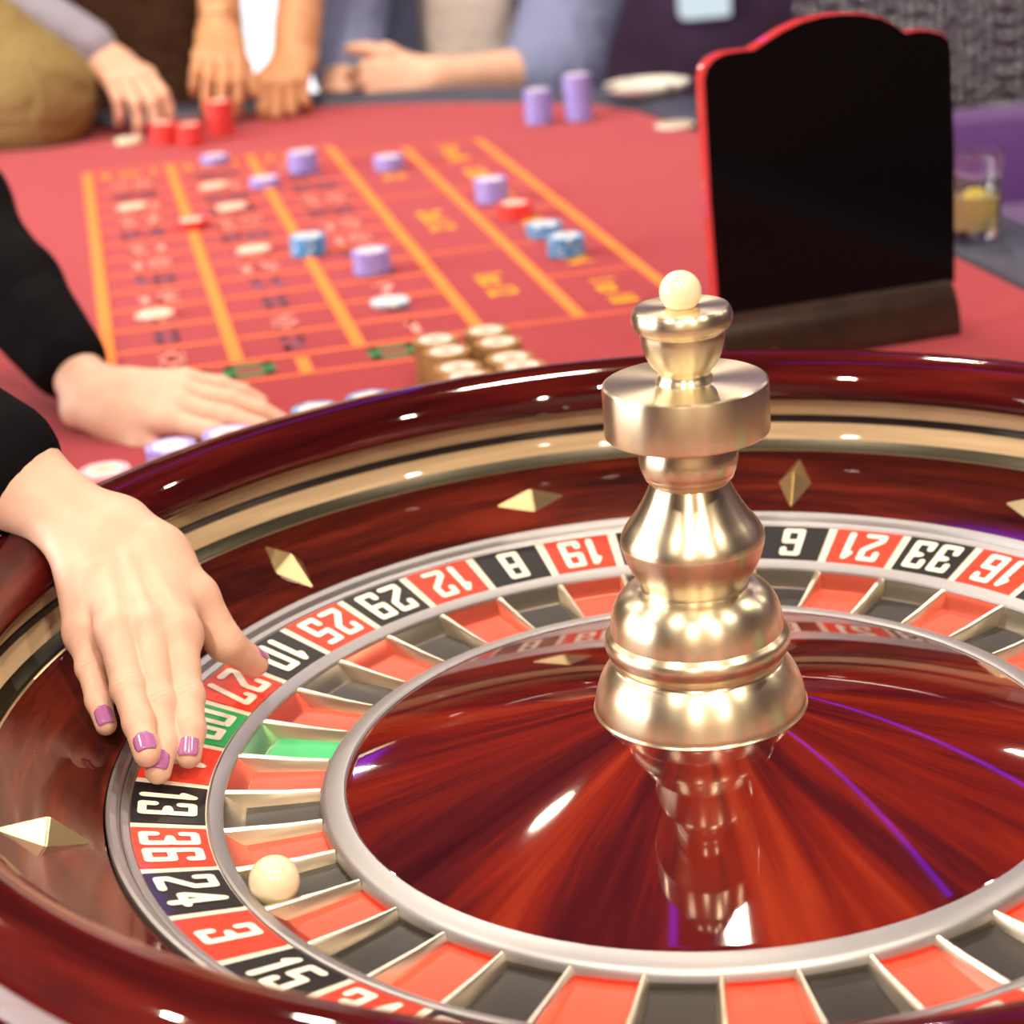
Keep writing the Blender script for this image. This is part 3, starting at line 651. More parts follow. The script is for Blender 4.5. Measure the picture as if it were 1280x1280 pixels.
# ------------------------------------------------------------------ bodies: smooth signed-distance surfaces
def smin(a, b, k):
    h = np.maximum(k - np.abs(a - b), 0) / k
    return np.minimum(a, b) - h * h * k * 0.25
class Field:
    def __init__(s, lo, hi, vox):
        s.lo = np.array(lo, float); s.vox = vox
        n = np.ceil((np.array(hi) - s.lo) / vox).astype(int) + 1
        s.n = n; s.D = np.full(n, 0.05, np.float32)
    def cone(s, D, a, b, ra, rb, k, squash=None):
        a, b = np.array(a, float), np.array(b, float); pad = max(ra, rb) + max(k, 0.003) + 4 * s.vox
        i0 = np.clip(((np.minimum(a, b) - pad - s.lo) / s.vox).astype(int), 0, s.n); i1 = np.clip(((np.maximum(a, b) + pad - s.lo) / s.vox).astype(int) + 2, 0, s.n)
        if (i1 <= i0).any(): return
        X, Y, Z = [(s.lo[q] + s.vox * np.arange(i0[q], i1[q])).astype(np.float32) for q in range(3)]
        X = X[:, None, None]; Y = Y[None, :, None]; Z = Z[None, None, :]
        d = b - a; L2 = float(d @ d) + 1e-12
        px_, py_, pz_ = X - a[0], Y - a[1], Z - a[2]
        t = np.clip((px_ * d[0] + py_ * d[1] + pz_ * d[2]) / L2, 0, 1)
        qx, qy, qz = px_ - t * d[0], py_ - t * d[1], pz_ - t * d[2]
        r2 = qx * qx + qy * qy + qz * qz
        if squash is not None:                               # flatten along a direction
            nv, f = squash; nv = np.array(nv, float); nv = nv / np.linalg.norm(nv)
            w_ = qx * nv[0] + qy * nv[1] + qz * nv[2]; r2 = r2 + (f * f - 1) * w_ * w_
        v = np.sqrt(r2) - (ra + t * (rb - ra))
        sl_ = tuple(slice(i0[q], i1[q]) for q in range(3))
        D[sl_] = smin(D[sl_], v, k) if k > 1e-5 else np.minimum(D[sl_], v)
    def crease(s, p, ax, up, r, depth, wd):                     # shallow skin fold across the back of a joint
        p = np.array(p, float); i0 = np.clip(((p - 1.5 * r - s.lo) / s.vox).astype(int), 0, s.n); i1 = np.clip(((p + 1.5 * r - s.lo) / s.vox).astype(int) + 2, 0, s.n)
        X, Y, Z = [(s.lo[q] + s.vox * np.arange(i0[q], i1[q]) - p[q]).astype(np.float32) for q in range(3)]
        X = X[:, None, None]; Y = Y[None, :, None]; Z = Z[None, None, :]; sd = np.cross(ax, up)
        a = X * ax[0] + Y * ax[1] + Z * ax[2]; u = X * up[0] + Y * up[1] + Z * up[2]; l = X * sd[0] + Y * sd[1] + Z * sd[2]
        a = a - 0.0012 * np.sin(l * 500)
        s.D[tuple(slice(i0[q], i1[q]) for q in range(3))] += depth * np.exp(-(a / wd) ** 2) * np.clip((u / r - 0.25) * 3, 0, 1) * np.clip(1.6 - np.abs(l) / r * 1.5, 0, 1)
    def mesh(s):
        g = openvdb.FloatGrid(0.05); g.copyFromArray(s.D)
        p_, q_ = g.convertToQuads(0.0) if hasattr(g, 'convertToQuads') else g.convertToPolygons()
        return np.array(p_) * s.vox + s.lo, np.array(q_)[:, ::-1]
def body_mesh(groups, vox, margin=0.012, final_k=0.006, creases=()):
    """groups: list of (list of cones, k inside); the first is the trunk the others are blended into"""
    allp = [c for g, _ in groups for c in g]
    lo = np.min([np.minimum(c[0], c[1]) - max(c[2], c[3]) for c in allp], 0) - margin
    hi = np.max([np.maximum(c[0], c[1]) + max(c[2], c[3]) for c in allp], 0) + margin
    F = Field(lo, hi, vox); fing = None
    for gi, (g, k) in enumerate(groups):
        D = F.D if gi == 0 else np.full(F.n, 0.05, np.float32)
        for c in g: F.cone(D, *c[:4], c[4] if len(c) > 4 and c[4] is not None else k, c[5] if len(c) > 5 else None)
        if gi: fing = D if fing is None else smin(fing, D, 0.0012)
    if fing is not None: F.D = smin(F.D, fing, final_k)
    for c in creases: F.crease(*c)
    return F.mesh()
def join_mesh(name, parts, m, parent=None):
    V = []; Q = []; n = 0
    for v, q in parts: V.append(v); Q.append(q + n); n += len(v)
    V = np.vstack(V).astype(np.float32); Q = np.vstack(Q).astype(np.int32)
    me = bpy.data.meshes.new(name); me.vertices.add(len(V)); me.vertices.foreach_set('co', V.ravel())
    me.loops.add(Q.size); me.loops.foreach_set('vertex_index', Q.ravel()); me.polygons.add(len(Q)); me.polygons.foreach_set('loop_start', np.arange(0, Q.size, 4, dtype=np.int32)); me.update(calc_edges=True); me.validate()
    me.materials.append(m); me.shade_smooth()
    o = bpy.data.objects.new(name, me); COL.objects.link(o)
    if parent: o.parent = parent
    return o
def nz(v): v = np.array(v, float); return v / np.linalg.norm(v)
def rel(o, parent):                                          # keep world coordinates under a moved parent
    o.parent = parent; o.location = tuple(-np.array(parent.location)); return o
def skin(name, c, rough=0.5):
    m = mat(name, c, rough, **{'Subsurface Weight': 0.18, 'Subsurface Scale': 0.004, 'Subsurface Radius': (1.0, 0.35, 0.2)})
    return noise_var(m, 60, 0.06, 0.08, bscale=900)
M['skin_hand'] = skin('warm fair skin', (0.76, 0.49, 0.35))
M['skin_tan'] = skin('tanned skin', (0.56, 0.27, 0.13))
M['skin_fair'] = skin('fair skin', (0.72, 0.43, 0.31))
M['skin_dealer'] = skin('dealer skin', (0.69, 0.42, 0.32))
M['nail'] = mat('mauve nail polish', (0.42, 0.14, 0.36), 0.16, coat=1.0)
M['nail_bare'] = mat('bare nail', (0.75, 0.45, 0.36), 0.3)
def cloth(name, c, rough=0.8, scale=700, folds=0.35, spec=0.2):
    m = mat(name, c, rough, spec=spec); noise_var(m, scale, 0.12, 0.0)
    t, b = nt(m); tc = node(t, 'ShaderNodeTexCoord'); n = node(t, 'ShaderNodeTexNoise'); n.inputs['Scale'].default_value = 14; n.inputs['Detail'].default_value = 3; n.inputs['Distortion'].default_value = 0.8
    t.links.new(tc.outputs['Object'], n.inputs['Vector'])
    bp = node(t, 'ShaderNodeBump'); bp.inputs['Strength'].default_value = folds; bp.inputs['Distance'].default_value = 0.03
    t.links.new(n.outputs['Fac'], bp.inputs['Height']); t.links.new(bp.outputs[0], b.inputs['Normal']); return m
M['jacket_black'] = cloth('black dealer jacket', (0.006, 0.0055, 0.007), 0.75, spec=0.03)
M['khaki'] = cloth('khaki knit', (0.24, 0.17, 0.065), folds=0.8)
M['grey_shirt'] = cloth('grey lavender shirt', (0.30, 0.29, 0.37))
M['brown_vest'] = cloth('dark brown vest', (0.07, 0.03, 0.015))
M['white_shirt'] = cloth('white shirt', (0.90, 0.92, 0.96))
M['blazer'] = cloth('blue grey blazer', (0.19, 0.22, 0.38))
M['tee'] = cloth('pale grey tee shirt', (0.82, 0.74, 0.70))
M['hair'] = noise_var(mat('dark hair', (0.025, 0.014, 0.009), 0.45), 90, 0.4, 0.6, bscale=300)
M['trousers'] = cloth('dark trousers', (0.02, 0.02, 0.025))

def hand_prims(Wr, f, n, left, curl=(25, 30, 20), sc=1.0, thumb=(0.75, 0.65, -0.15), fan=4.0, tcurl=18):
    """palm and five jointed fingers; f to the fingers, n out of the back of the hand"""
    Wr = np.array(Wr, float); f = nz(f); n = np.array(n, float); n = nz(n - f * (n @ f)); r = np.cross(f, n) if left else np.cross(n, f)
    palm = []; fingers = []
    offs = [(0.026, 0.083, 0.0096), (0.008, 0.086, 0.0098), (-0.010, 0.082, 0.0093), (-0.026, 0.074, 0.0082)]
    lens = [(0.041, 0.025, 0.019), (0.045, 0.028, 0.020), (0.042, 0.026, 0.020), (0.033, 0.019, 0.017)]
    palm.append((Wr - f * 0.01 + r * 0.010 * sc, Wr + f * 0.02 * sc + r * 0.012 * sc, 0.0195 * sc, 0.0185 * sc, 0.014, (n, 1.25)))
    palm.append((Wr - f * 0.01 - r * 0.010 * sc, Wr + f * 0.02 * sc - r * 0.012 * sc, 0.0195 * sc, 0.0185 * sc, 0.014, (n, 1.25)))
    tips = []
    for i, (o, l) in enumerate(zip(offs, lens)):
        K = Wr + (r * o[0] + f * o[1]) * sc; R0 = o[2] * sc
        palm.append((Wr + r * o[0] * 0.45 * sc + f * 0.012 * sc, K, 0.0165 * sc, R0 * 1.12, 0.014))
        ang = 0.0; p = K; g = []; rr = [R0, R0 * 0.90, R0 * 0.82, R0 * 0.70]
        fa = R_(fan) * (1.2 - i * 0.8); fdir = nz(f * math.cos(fa) + r * math.sin(fa))
        for k in range(3):
            ang += R_(curl[k] * (1 + 0.08 * i)); d = fdir * math.cos(ang) - n * math.sin(ang); q = p + d * l[k] * sc
            g.append((p, q, rr[k], rr[k + 1])); p = q
        tips.append((p, d, rr[3])); fingers.append((g, 0.003))
    b = Wr + (r * 0.018 + f * 0.022 - n * 0.006) * sc; td = nz(r * thumb[0] + f * thumb[1] + n * thumb[2])
    p1 = b + td * 0.040 * sc; td2 = nz(td * math.cos(R_(tcurl)) + (f * 0.8 - n * 0.5) * math.sin(R_(tcurl))); p2 = p1 + td2 * 0.030 * sc; td3 = nz(td2 + (f * 0.5 - n * 0.3) * math.sin(R_(tcurl))); p3 = p2 + td3 * 0.020 * sc
    palm.append((b, p1, 0.0175 * sc, 0.0125 * sc, 0.014))
    fingers.append(([(p1, p2, 0.0118 * sc, 0.0100 * sc), (p2, p3, 0.0100 * sc, 0.0078 * sc)], 0.004))
    return palm, fingers
def limb(pts, rs, k=0.02): return [(pts[i], pts[i + 1], rs[i], rs[i + 1], k) for i in range(len(pts) - 1)]
def head_prims(c, face, s=1.0):
    c = np.array(c, float); f = nz((face[0], face[1], 0)); u = np.array([0, 0, 1.0]); r = np.cross(f, u)
    return [(c + u * 0.03 * s - f * 0.015, c + u * 0.035 * s + f * 0.02, 0.083 * s, 0.078 * s, 0.02), (c + f * 0.02, c - u * 0.055 * s + f * 0.045, 0.068 * s, 0.048 * s, 0.03), (c + f * 0.06 - u * 0.095 * s, c + f * 0.07 - u * 0.09 * s, 0.022, 0.020, 0.03),
            (c + f * 0.090 + u * 0.01, c + f * 0.108 - u * 0.028, 0.009, 0.013, 0.012), (c + f * 0.082 - u * 0.062 - r * 0.015, c + f * 0.082 - u * 0.062 + r * 0.015, 0.009, 0.009, 0.008),
            (c + r * 0.078, c + r * 0.084 - u * 0.03, 0.014, 0.010, 0.006), (c - r * 0.078, c - r * 0.084 - u * 0.03, 0.014, 0.010, 0.006)]
def hair_prims(c, face, longer=0.0):
    c = np.array(c, float); f = nz((face[0], face[1], 0)); u = np.array([0, 0, 1.0])
    g = [(c + u * 0.05 - f * 0.03, c + u * 0.062 + f * 0.012, 0.088, 0.080, 0.02), (c + u * 0.01 - f * 0.05, c - u * 0.04 - f * 0.05, 0.072, 0.055, 0.02)]
    if longer: g.append((c - f * 0.06, c - f * 0.075 - u * longer, 0.07, 0.05, 0.03))
    return g

M['eye'] = mat('dark eye', (0.03, 0.018, 0.012), 0.1)
M['eye_white'] = mat('eye white', (0.75, 0.72, 0.70), 0.15)
def eyes(c, face, p):
    c = np.array(c, float); f = nz((face[0], face[1], 0)); r = np.cross(f, [0, 0, 1.0])
    for s_ in (-1, 1):
        e = c + f * 0.084 + r * 0.031 * s_ + np.array([0, 0, 0.004])
        o = ball('eye', tuple(e - np.array(p.location)), 0.0125, M['eye_white'], p)
        i = ball('iris', (f[0] * 0.0075, f[1] * 0.0075, 0), 0.0062, M['eye'], o)
# ------------------------------------------------------------------ the dealer: right hand on the wheel, left hand on the felt
dl = tag(empty('person', (-1.0, 0.66, FLOOR)), 'dealer in black jacket with mauve nails reaching one hand into the wheel', 'person')
wr = px(124, 664, 0.084)
J = {'index': [(222, 792, 0.047), (234, 872, 0.0255), (237, 912, 0.0165), (235.5, 944, 0.0078)],
     'middle': [(184, 786, 0.052), (199, 880, 0.027), (203.5, 929, 0.0145), (197.5, 964, 0.0070)],
     'ring': [(146, 789, 0.053), (160.5, 861, 0.0355), (173.5, 904, 0.0265), (183.5, 942, 0.0185)],
     'little': [(105, 790, 0.047), (113, 835, 0.034), (123.5, 876, 0.0245), (132.5, 906, 0.0165)]}
RAD = {'index': (0.0100, 0.0081, 0.0076, 0.0064), 'middle': (0.0102, 0.0083, 0.0076, 0.0063), 'ring': (0.0098, 0.0081, 0.0075, 0.0064), 'little': (0.0090, 0.0068, 0.0063, 0.0053)}
palm = []; fingers = []; nails = []; folds_ = []
JP = {k: [px(*q) for q in v] for k, v in J.items()}
backn = nz(np.array([0.10, -0.45, 0.88]))
handf = nz(JP['middle'][0] - wr); ulr = nz(np.cross(backn, handf))           # towards the thumb
F1 = px(0, 588, 0.111); EL_R = np.array([-0.50, 0.27, 0.19]); SH_R = np.array([-0.67, 0.47, 0.34])
for side, r_ in ((0.0125, 0.0160), (-0.0115, 0.0155)):
    palm.append((wr + ulr * side - handf * 0.004 - backn * 0.004, wr + ulr * side * 1.15 + handf * 0.020 - backn * 0.004, r_, r_ * 0.92, 0.009, (backn, 1.2)))
for k, sft in (('index', 0.016), ('middle', 0.005), ('ring', -0.006), ('little', -0.016)):
    K = JP[k][0]
    palm.append((wr + ulr * sft + handf * 0.008 - backn * 0.005, K - backn * 0.0005, 0.0112, RAD[k][0] * 1.0, 0.007))
    palm.append((K + backn * 0.0012, K + backn * 0.0012, RAD[k][0] * 0.93, RAD[k][0] * 0.93, 0.006))
    palm.append((wr + ulr * sft * 0.9 + handf * 0.030 + backn * 0.0065, K + backn * (RAD[k][0] - 0.0005), 0.0022, 0.0026, 0.007))
palm.append((wr - ulr * 0.012 + handf * 0.02 - backn * 0.006, JP['little'][0] - backn * 0.008 + ulr * 0.002, 0.0120, 0.0085, 0.010))
for k in ('index', 'middle', 'ring', 'little'):
    P = JP[k]; rr = RAD[k]
    g = [(P[i], P[i + 1], rr[i], rr[i + 1]) for i in range(3)]
    g.append((P[1] + backn * 0.0008, P[1] + backn * 0.0008, rr[1] * 1.0, rr[1] * 1.0))
    fingers.append((g, 0.003))
    nails.append((P[2], P[3], rr[3], backn))
    ax_ = nz(nz(P[2] - P[1]) + nz(P[1] - P[0])); up_ = nz(backn - ax_ * (backn @ ax_))
    for o_, dp in ((-0.0030, 0.00035), (-0.0004, 0.0006), (0.0024, 0.0004)): folds_.append((P[1] + ax_ * o_, ax_, up_, rr[1], dp, 0.0008))
    ax_ = nz(P[3] - P[1]); up_ = nz(backn - ax_ * (backn @ ax_))
    for o_, dp in ((-0.0008, 0.0003), (0.0014, 0.00025)): folds_.append((P[2] + ax_ * o_, ax_, up_, rr[2], dp, 0.0008))
T0, T1, T2, T3 = px(196, 700, 0.068), px(245, 746, 0.052), px(281, 803, 0.028), px(318, 829, 0.0085)
palm.append((wr + ulr * 0.012 + handf * 0.012 - backn * 0.004, T0, 0.0160, 0.0155, 0.012)); palm.append((T0, T1, 0.0150, 0.0112, 0.012))
palm.append((T0, JP['index'][0] - backn * 0.004, 0.0120, 0.0090, 0.012))
fingers.append(([(T1, T2, 0.0112, 0.0094), (T2, T3, 0.0094, 0.0074)], 0.004))
ax_ = nz(T3 - T1); up_ = nz(np.array([0.30, -0.20, 0.9])); up_ = nz(up_ - ax_ * (up_ @ ax_))
for o_ in (-0.0015, 0.0012): folds_.append((T2 + ax_ * o_, ax_, up_, 0.0094, 0.0004, 0.0009))
nails.append((T2, T3, 0.0074, nz(np.array([0.55, 0.30, 0.78]))))
fa = nz(wr - F1); fu = nz(np.array([0, -0.3, 0.95]))
fore = [(wr - backn * 0.003, F1, 0.0200, 0.0260, 0.012, (backn, 1.12)), (F1, F1 + (EL_R - F1) * 0.35, 0.0270, 0.0320, 0.016)]
hand_R = body_mesh([(palm + fore, 0.008)] + fingers, 0.00080, final_k=0.005, creases=folds_)
# left hand, low on the felt, fingers to the right
wl = px(122, 500, -0.026); kl = px(272, 500, -0.020); EL_L = np.array([-0.50, 0.99, 0.10]); SH_L = np.array([-0.69, 0.87, 0.33])
fl = nz(kl - wl); nl = nz(np.array([-0.05, -0.45, 0.9]))
pl, fl_ = hand_prims(wl, fl, nl, True, curl=(12, 12, 10), sc=0.98, thumb=(0.45, 0.85, -0.25), fan=3.0, tcurl=10)
hand_L = body_mesh([(pl + [(wl, wl + (EL_L - wl) * 0.35, 0.0205, 0.028, 0.014)], 0.012)] + fl_, 0.0016, final_k=0.006)
HD = np.array([-0.73, 0.66, 0.54]); faceD = (0.9, -0.35)
torso_d = body_mesh([(limb([EL_R, SH_R], [0.034, 0.045]) + limb([EL_L, SH_L], [0.034, 0.045]) + limb([F1 + (EL_R - F1) * 0.3, EL_R], [0.031, 0.034]) + limb([wl + (EL_L - wl) * 0.3, EL_L], [0.027, 0.034])
                      + [(HD - np.array([0.01, 0, 0.06]), HD - np.array([0.04, 0, 0.26]), 0.052, 0.06, 0.03)] + [(SH_R + np.array([-0.03, 0.02, 0]), SH_L + np.array([-0.03, -0.02, 0]), 0.05, 0.05, 0.03)] + head_prims(HD, faceD), 0.02)], 0.007)
rel(join_mesh('body', [hand_R, hand_L, torso_d], M['skin_dealer'], dl), dl)
V_, Q_ = body_mesh([(hair_prims(HD, faceD, 0.12), 0.02)], 0.008); rel(join_mesh('hair', [(V_, Q_)], M['hair'], dl), dl)
eyes(HD, faceD, dl)
def sleeve(pts, rs, vox=0.004, k=0.02, hollow=None):
    return body_mesh([(limb(pts, rs, k), k)], vox)
CH = np.array([-0.985, 0.66, -0.08]); HIP = np.array([-1.03, 0.66, -0.22])
c0 = F1 + (EL_R - F1) * 0.03
jr = limb([c0, c0 + (EL_R - c0) * 0.5, EL_R, SH_R], [0.0375, 0.044, 0.052, 0.068], 0.02)
cl0 = wl + (EL_L - wl) * 0.20
jl = limb([cl0, cl0 + (EL_L - cl0) * 0.45, cl0 + (EL_L - cl0) * 0.62, EL_L, SH_L], [0.034, 0.044, 0.041, 0.056, 0.068], 0.012)
jt = [(SH_R, SH_L, 0.075, 0.075, 0.05), ((SH_R + SH_L) / 2 + np.array([-0.05, 0, -0.05]), CH, 0.13, 0.14, 0.06), (CH + np.array([0, -0.08, 0]), CH + np.array([0, 0.08, 0]), 0.12, 0.12, 0.06), (CH, HIP, 0.15, 0.15, 0.05)]
rel(join_mesh('jacket', [body_mesh([(jr + jl + jt, 0.02)], 0.005)], M['jacket_black'], dl), dl)
lg = []
for s in (-0.10, 0.10):
    lg += [(HIP + np.array([0, s, -0.02]), HIP + np.array([0.01, s * 1.1, -0.33]), 0.095, 0.065, 0.04), (HIP + np.array([0.01, s * 1.1, -0.33]), np.array([HIP[0], HIP[1] + s * 1.1, FLOOR + 0.07]), 0.065, 0.05, 0.04)]
rel(join_mesh('trousers', [body_mesh([(lg, 0.04)], 0.012)], M['trousers'], dl), dl)
sh_ = []
for s in (-0.11, 0.11): sh_.append((np.array([HIP[0] - 0.02, HIP[1] + s, FLOOR + 0.042]), np.array([HIP[0] + 0.14, HIP[1] + s, FLOOR + 0.036]), 0.041, 0.036, 0.01))
rel(join_mesh('shoes', [body_mesh([(sh_, 0.01)], 0.006)], M['jacket_black'], dl), dl)
def nail(a, b, r, up, parent, m, ln=0.0102, half=50, back=0.0078):
    """thin curved plate lying on the back of the fingertip"""
    a, b = np.array(a), np.array(b); ax = nz(b - a); up = nz(up - ax * (up @ ax)); sd = np.cross(ax, up); V = []; nu, nv = 10, 9
    for i in range(nv):
        v = i / (nv - 1); s_ = -back + ln * v
        w_ = (1 - 0.18 * (2 * abs(v - 0.45)) ** 4)
        if v < 0.25: w_ *= math.sqrt(max(0.05, 1 - ((0.25 - v) / 0.27) ** 2))
        dip = 0.0 if s_ < 0 else r - math.sqrt(max(r * r - (s_ * 0.62) ** 2, 1e-9))
        for j in range(nu):
            t_ = R_(half) * w_ * (2 * j / (nu - 1) - 1)
            rad = r + 0.00055
            V.append(b + ax * s_ + up * (math.cos(t_) * rad - dip) + sd * math.sin(t_) * rad * 0.97)
    F = [(i * nu + j, i * nu + j + 1, (i + 1) * nu + j + 1, (i + 1) * nu + j) for i in range(nv - 1) for j in range(nu - 1)]
    o = mesh_obj('fingernail', V, F, m, None, True, None)
    md = o.modifiers.new('thick', 'SOLIDIFY'); md.thickness = 0.0004; md.offset = 0
    rel(o, parent); return o
for a, b, r, up in nails: nail(a, b, r, up, dl, M['nail'])

# ------------------------------------------------------------------ players at the far end
def figure(label, base, skinm, arms, torso, torso_mat, head, hair_len, legs=True, extra=None, bare_to=None):
    """arms: (shoulder, elbow, wrist, (f, n, left, curl, kwargs), radii, sleeve material or None, sleeve end 0..2 along the arm, sleeve radii)"""
    p = tag(empty('person', (base[0], base[1], FLOOR)), label, 'person'); parts = []; skinp = []
    head = np.array(head)
    for sh, el, wr_, h, rr, sm, send, sr in arms:
        f, n, left, curl, kw = h
        pl_, fg = hand_prims(wr_, f, n, left, curl=curl, **kw)
        wv = nz(np.array(el) - wr_)
        parts.append(body_mesh([(pl_ + [(np.array(wr_), np.array(wr_) + wv * 0.07, rr[2], rr[2] * 1.1, 0.014)], 0.012)] + fg, 0.0028, final_k=0.007))
        skinp += limb([np.array(wr_) + wv * 0.05, np.array(el), np.array(sh)], [rr[2] * 1.05, rr[1], rr[0]])
    cn = np.mean([a[0] for a in arms], 0) if len(arms) > 1 else np.array(torso[0][0])
    skinp += [(head - np.array([0, -0.02, 0.07]), np.array([head[0], head[1] + 0.03, head[2] - 0.25]), 0.055, 0.065, 0.03)] + head_prims(head, (0, -1))
    parts.append(body_mesh([(skinp, 0.02)], 0.008))
    rel(join_mesh('body', parts, skinm, p), p)
    rel(join_mesh('hair', [body_mesh([(hair_prims(head, (0, -1), hair_len), 0.02)], 0.009)], M['hair'], p), p)
    eyes(head, (0, -1), p)
    groups = {}
    for sh, el, wr_, h, rr, sm, send, sr in arms:
        if sm is None: continue
        sh, el, wr_ = map(np.array, (sh, el, wr_))
        if send > 1: pts = [sh, el, el + (wr_ - el) * (send - 1)]; rs = [sr[0], sr[1], sr[2]]
        else: pts = [sh, sh + (el - sh) * send]; rs = [sr[0], sr[1]]
        groups.setdefault(sm, []).extend(limb(pts, rs, 0.03))
    groups.setdefault(torso_mat, []).extend(torso)
    for k, g in groups.items():
        nm = {'khaki': 'sweater', 'grey_shirt': 'shirt', 'brown_vest': 'vest', 'white_shirt': 'shirt', 'blazer': 'blazer', 'tee': 'tee_shirt'}[k]
        rel(join_mesh(nm, [body_mesh([(g, 0.03)], 0.008)], M[k], p), p)
    if extra: extra(p)
    hz = -0.22; g = []; b = np.array([base[0], base[1], 0])
    for s_ in (-0.10, 0.10):
        hp = b + np.array([s_, 0, hz]); kn = b + np.array([s_ * 1.05, -0.01, -0.50]); ft = b + np.array([s_ * 1.1, 0, FLOOR + 0.07])
        g += [(hp, kn, 0.10, 0.07, 0.04), (kn, ft, 0.07, 0.05, 0.04)]
    g.append((b + np.array([-0.05, 0, hz + 0.03]), b + np.array([0.05, 0, hz + 0.03]), 0.13, 0.13, 0.05))
    rel(join_mesh('trousers', [body_mesh([(g, 0.04)], 0.014)], M['trousers'], p), p)
    g = [(b + np.array([s_, 0.02, FLOOR + 0.045]), b + np.array([s_, -0.14, FLOOR + 0.038]), 0.044, 0.037, 0.01) for s_ in (-0.11, 0.11)]
    rel(join_mesh('shoes', [body_mesh([(g, 0.01)], 0.008)], M['jacket_black'], p), p)
    return p
def tors(c, half, top, r, low=-0.22, dep=1.0):
    c = np.array(c); u = np.array([1, 0, 0.]) * half
    return [(c - u + [0, 0, top - 0.04], c + u + [0, 0, top - 0.04], r * 0.62, r * 0.62, 0.06), (c - u * 0.6 + [0, 0, top - 0.12], c - u * 0.6 + [0, 0, low], r, r * 0.95, 0.06), (c + u * 0.6 + [0, 0, top - 0.12], c + u * 0.6 + [0, 0, low], r, r * 0.95, 0.06)]
UPV = np.array([0, -0.55, 0.83])
# khaki sweater, far left
eA = pt(45, 120, 2.36); sA = pt(-200, -110, 2.62); hA = pt(-190, 175, 2.42); bA = pt(-230, 0, 2.86)
sA2 = sA + np.array([-0.27, 0.02, 0]); eA2 = sA2 + np.array([-0.06, -0.2, -0.22]); wA2 = eA2 + np.array([0.16, -0.10, -0.05])
figure('person in a khaki sweater leaning an elbow on the felt at the far left', (bA[0], bA[1]), M['skin_fair'],
       [(sA, eA, hA, ((-1, -0.2, -0.1), UPV, True, (25, 30, 20), dict(sc=1.05)), (0.045, 0.036, 0.026), 'khaki', 1.85, (0.085, 0.086, 0.070)),
        (sA2, eA2, wA2, ((1, -0.3, -0.1), UPV, False, (25, 30, 20), dict(sc=1.05)), (0.045, 0.036, 0.026), 'khaki', 1.85, (0.085, 0.070, 0.055))],
       tors((bA[0], bA[1] - 0.1, 0), 0.15, sA[2] + 0.04, 0.125), 'khaki', (bA[0], bA[1] - 0.05, sA[2] + 0.22), 0.10)
# grey shirt under a dark vest: right hand on the red stacks
wB = pt(128, 74, 2.42); eB = pt(-80, -45, 2.50); sB = pt(10, -250, 2.68); bB = pt(150, 0, 2.74)
tB = px(225, 142, ZT + 0.045)
sB2 = np.array([bB[0] + 0.13, sB[1] + 0.05, sB[2]]); eB2 = sB2 + np.array([-0.02, 0.16, -0.25]); wB2 = eB2 + np.array([-0.10, 0.10, -0.18])
figure('person in a grey lavender shirt and dark vest placing red chips', (bB[0], bB[1]), M['skin_fair'],
       [(sB, eB, wB, (tB - wB, (0.25, -0.55, 0.8), False, (25, 40, 30), dict(sc=1.15, thumb=(0.35, 0.9, -0.35))), (0.047, 0.040, 0.030), 'grey_shirt', 1.90, (0.075, 0.062, 0.048)),
        (sB2, eB2, wB2, ((0, 0.1, -1), (1, 0, 0), True, (20, 30, 20), dict(sc=1.1)), (0.047, 0.040, 0.030), 'grey_shirt', 1.9, (0.07, 0.06, 0.048))],
       tors((bB[0], bB[1], 0), 0.10, sB[2] + 0.02, 0.105), 'brown_vest', (bB[0], bB[1] - 0.06, sB[2] + 0.22), 0.0)
# white shirt, both bare arms reaching down
wC = pt(274, 46, 2.42); eC = pt(278, -190, 2.60); bC = pt(190, 0, 3.14); sC = pt(235, -380, 2.98)
wD = pt(368, 76, 2.42); eD = pt(392, -170, 2.62); sD = pt(418, -380, 2.98)
def bracelet(p):
    V, F = lathe_data([(0.0335 + 0.0022 * math.cos(a), 0.0022 * math.sin(a)) for a in [2 * math.pi * k / 8 for k in range(8)]], 32, True)
    o = mesh_obj('bracelet', V, F, M['gold'], p, True, None); ax = Vector(tuple(eC - wC))
    o.rotation_euler = ax.to_track_quat('Z', 'Y').to_euler(); o.location = tuple(wC + (eC - wC) * 0.09 - np.array(p.location)); o['label'] = 'thin gold bracelet'
figure('person in a bright white shirt with bare arms, one hand holding a red stack', (bC[0], bC[1]), M['skin_tan'],
       [(sC, eC, wC, (px(270, 132, ZT + 0.055) - wC, (0.1, -1, 0.25), False, (18, 40, 35), dict(sc=1.12, thumb=(0.45, 0.85, -0.3))), (0.045, 0.040, 0.031), 'white_shirt', 0.5, (0.075, 0.065)),
        (sD, eD, wD, (px(335, 138, ZT + 0.03) - wD, (-0.2, -0.9, 0.5), True, (45, 60, 40), dict(sc=1.12)), (0.045, 0.042, 0.035), 'white_shirt', 0.6, (0.075, 0.065))],
       [(np.array([bC[0], bC[1], -0.22]), np.array([bC[0], bC[1], -0.02]), 0.10, 0.10, 0.05), (np.array([bC[0], bC[1], -0.02]), (sC + sD) / 2 + np.array([-0.02, 0.02, -0.06]), 0.10, 0.115, 0.05), (sC, sD, 0.075, 0.075, 0.04)], 'white_shirt', (sC[0] * 0.5 + sD[0] * 0.5, sC[1] - 0.08, sC[2] + 0.20), 0.25, extra=bracelet)
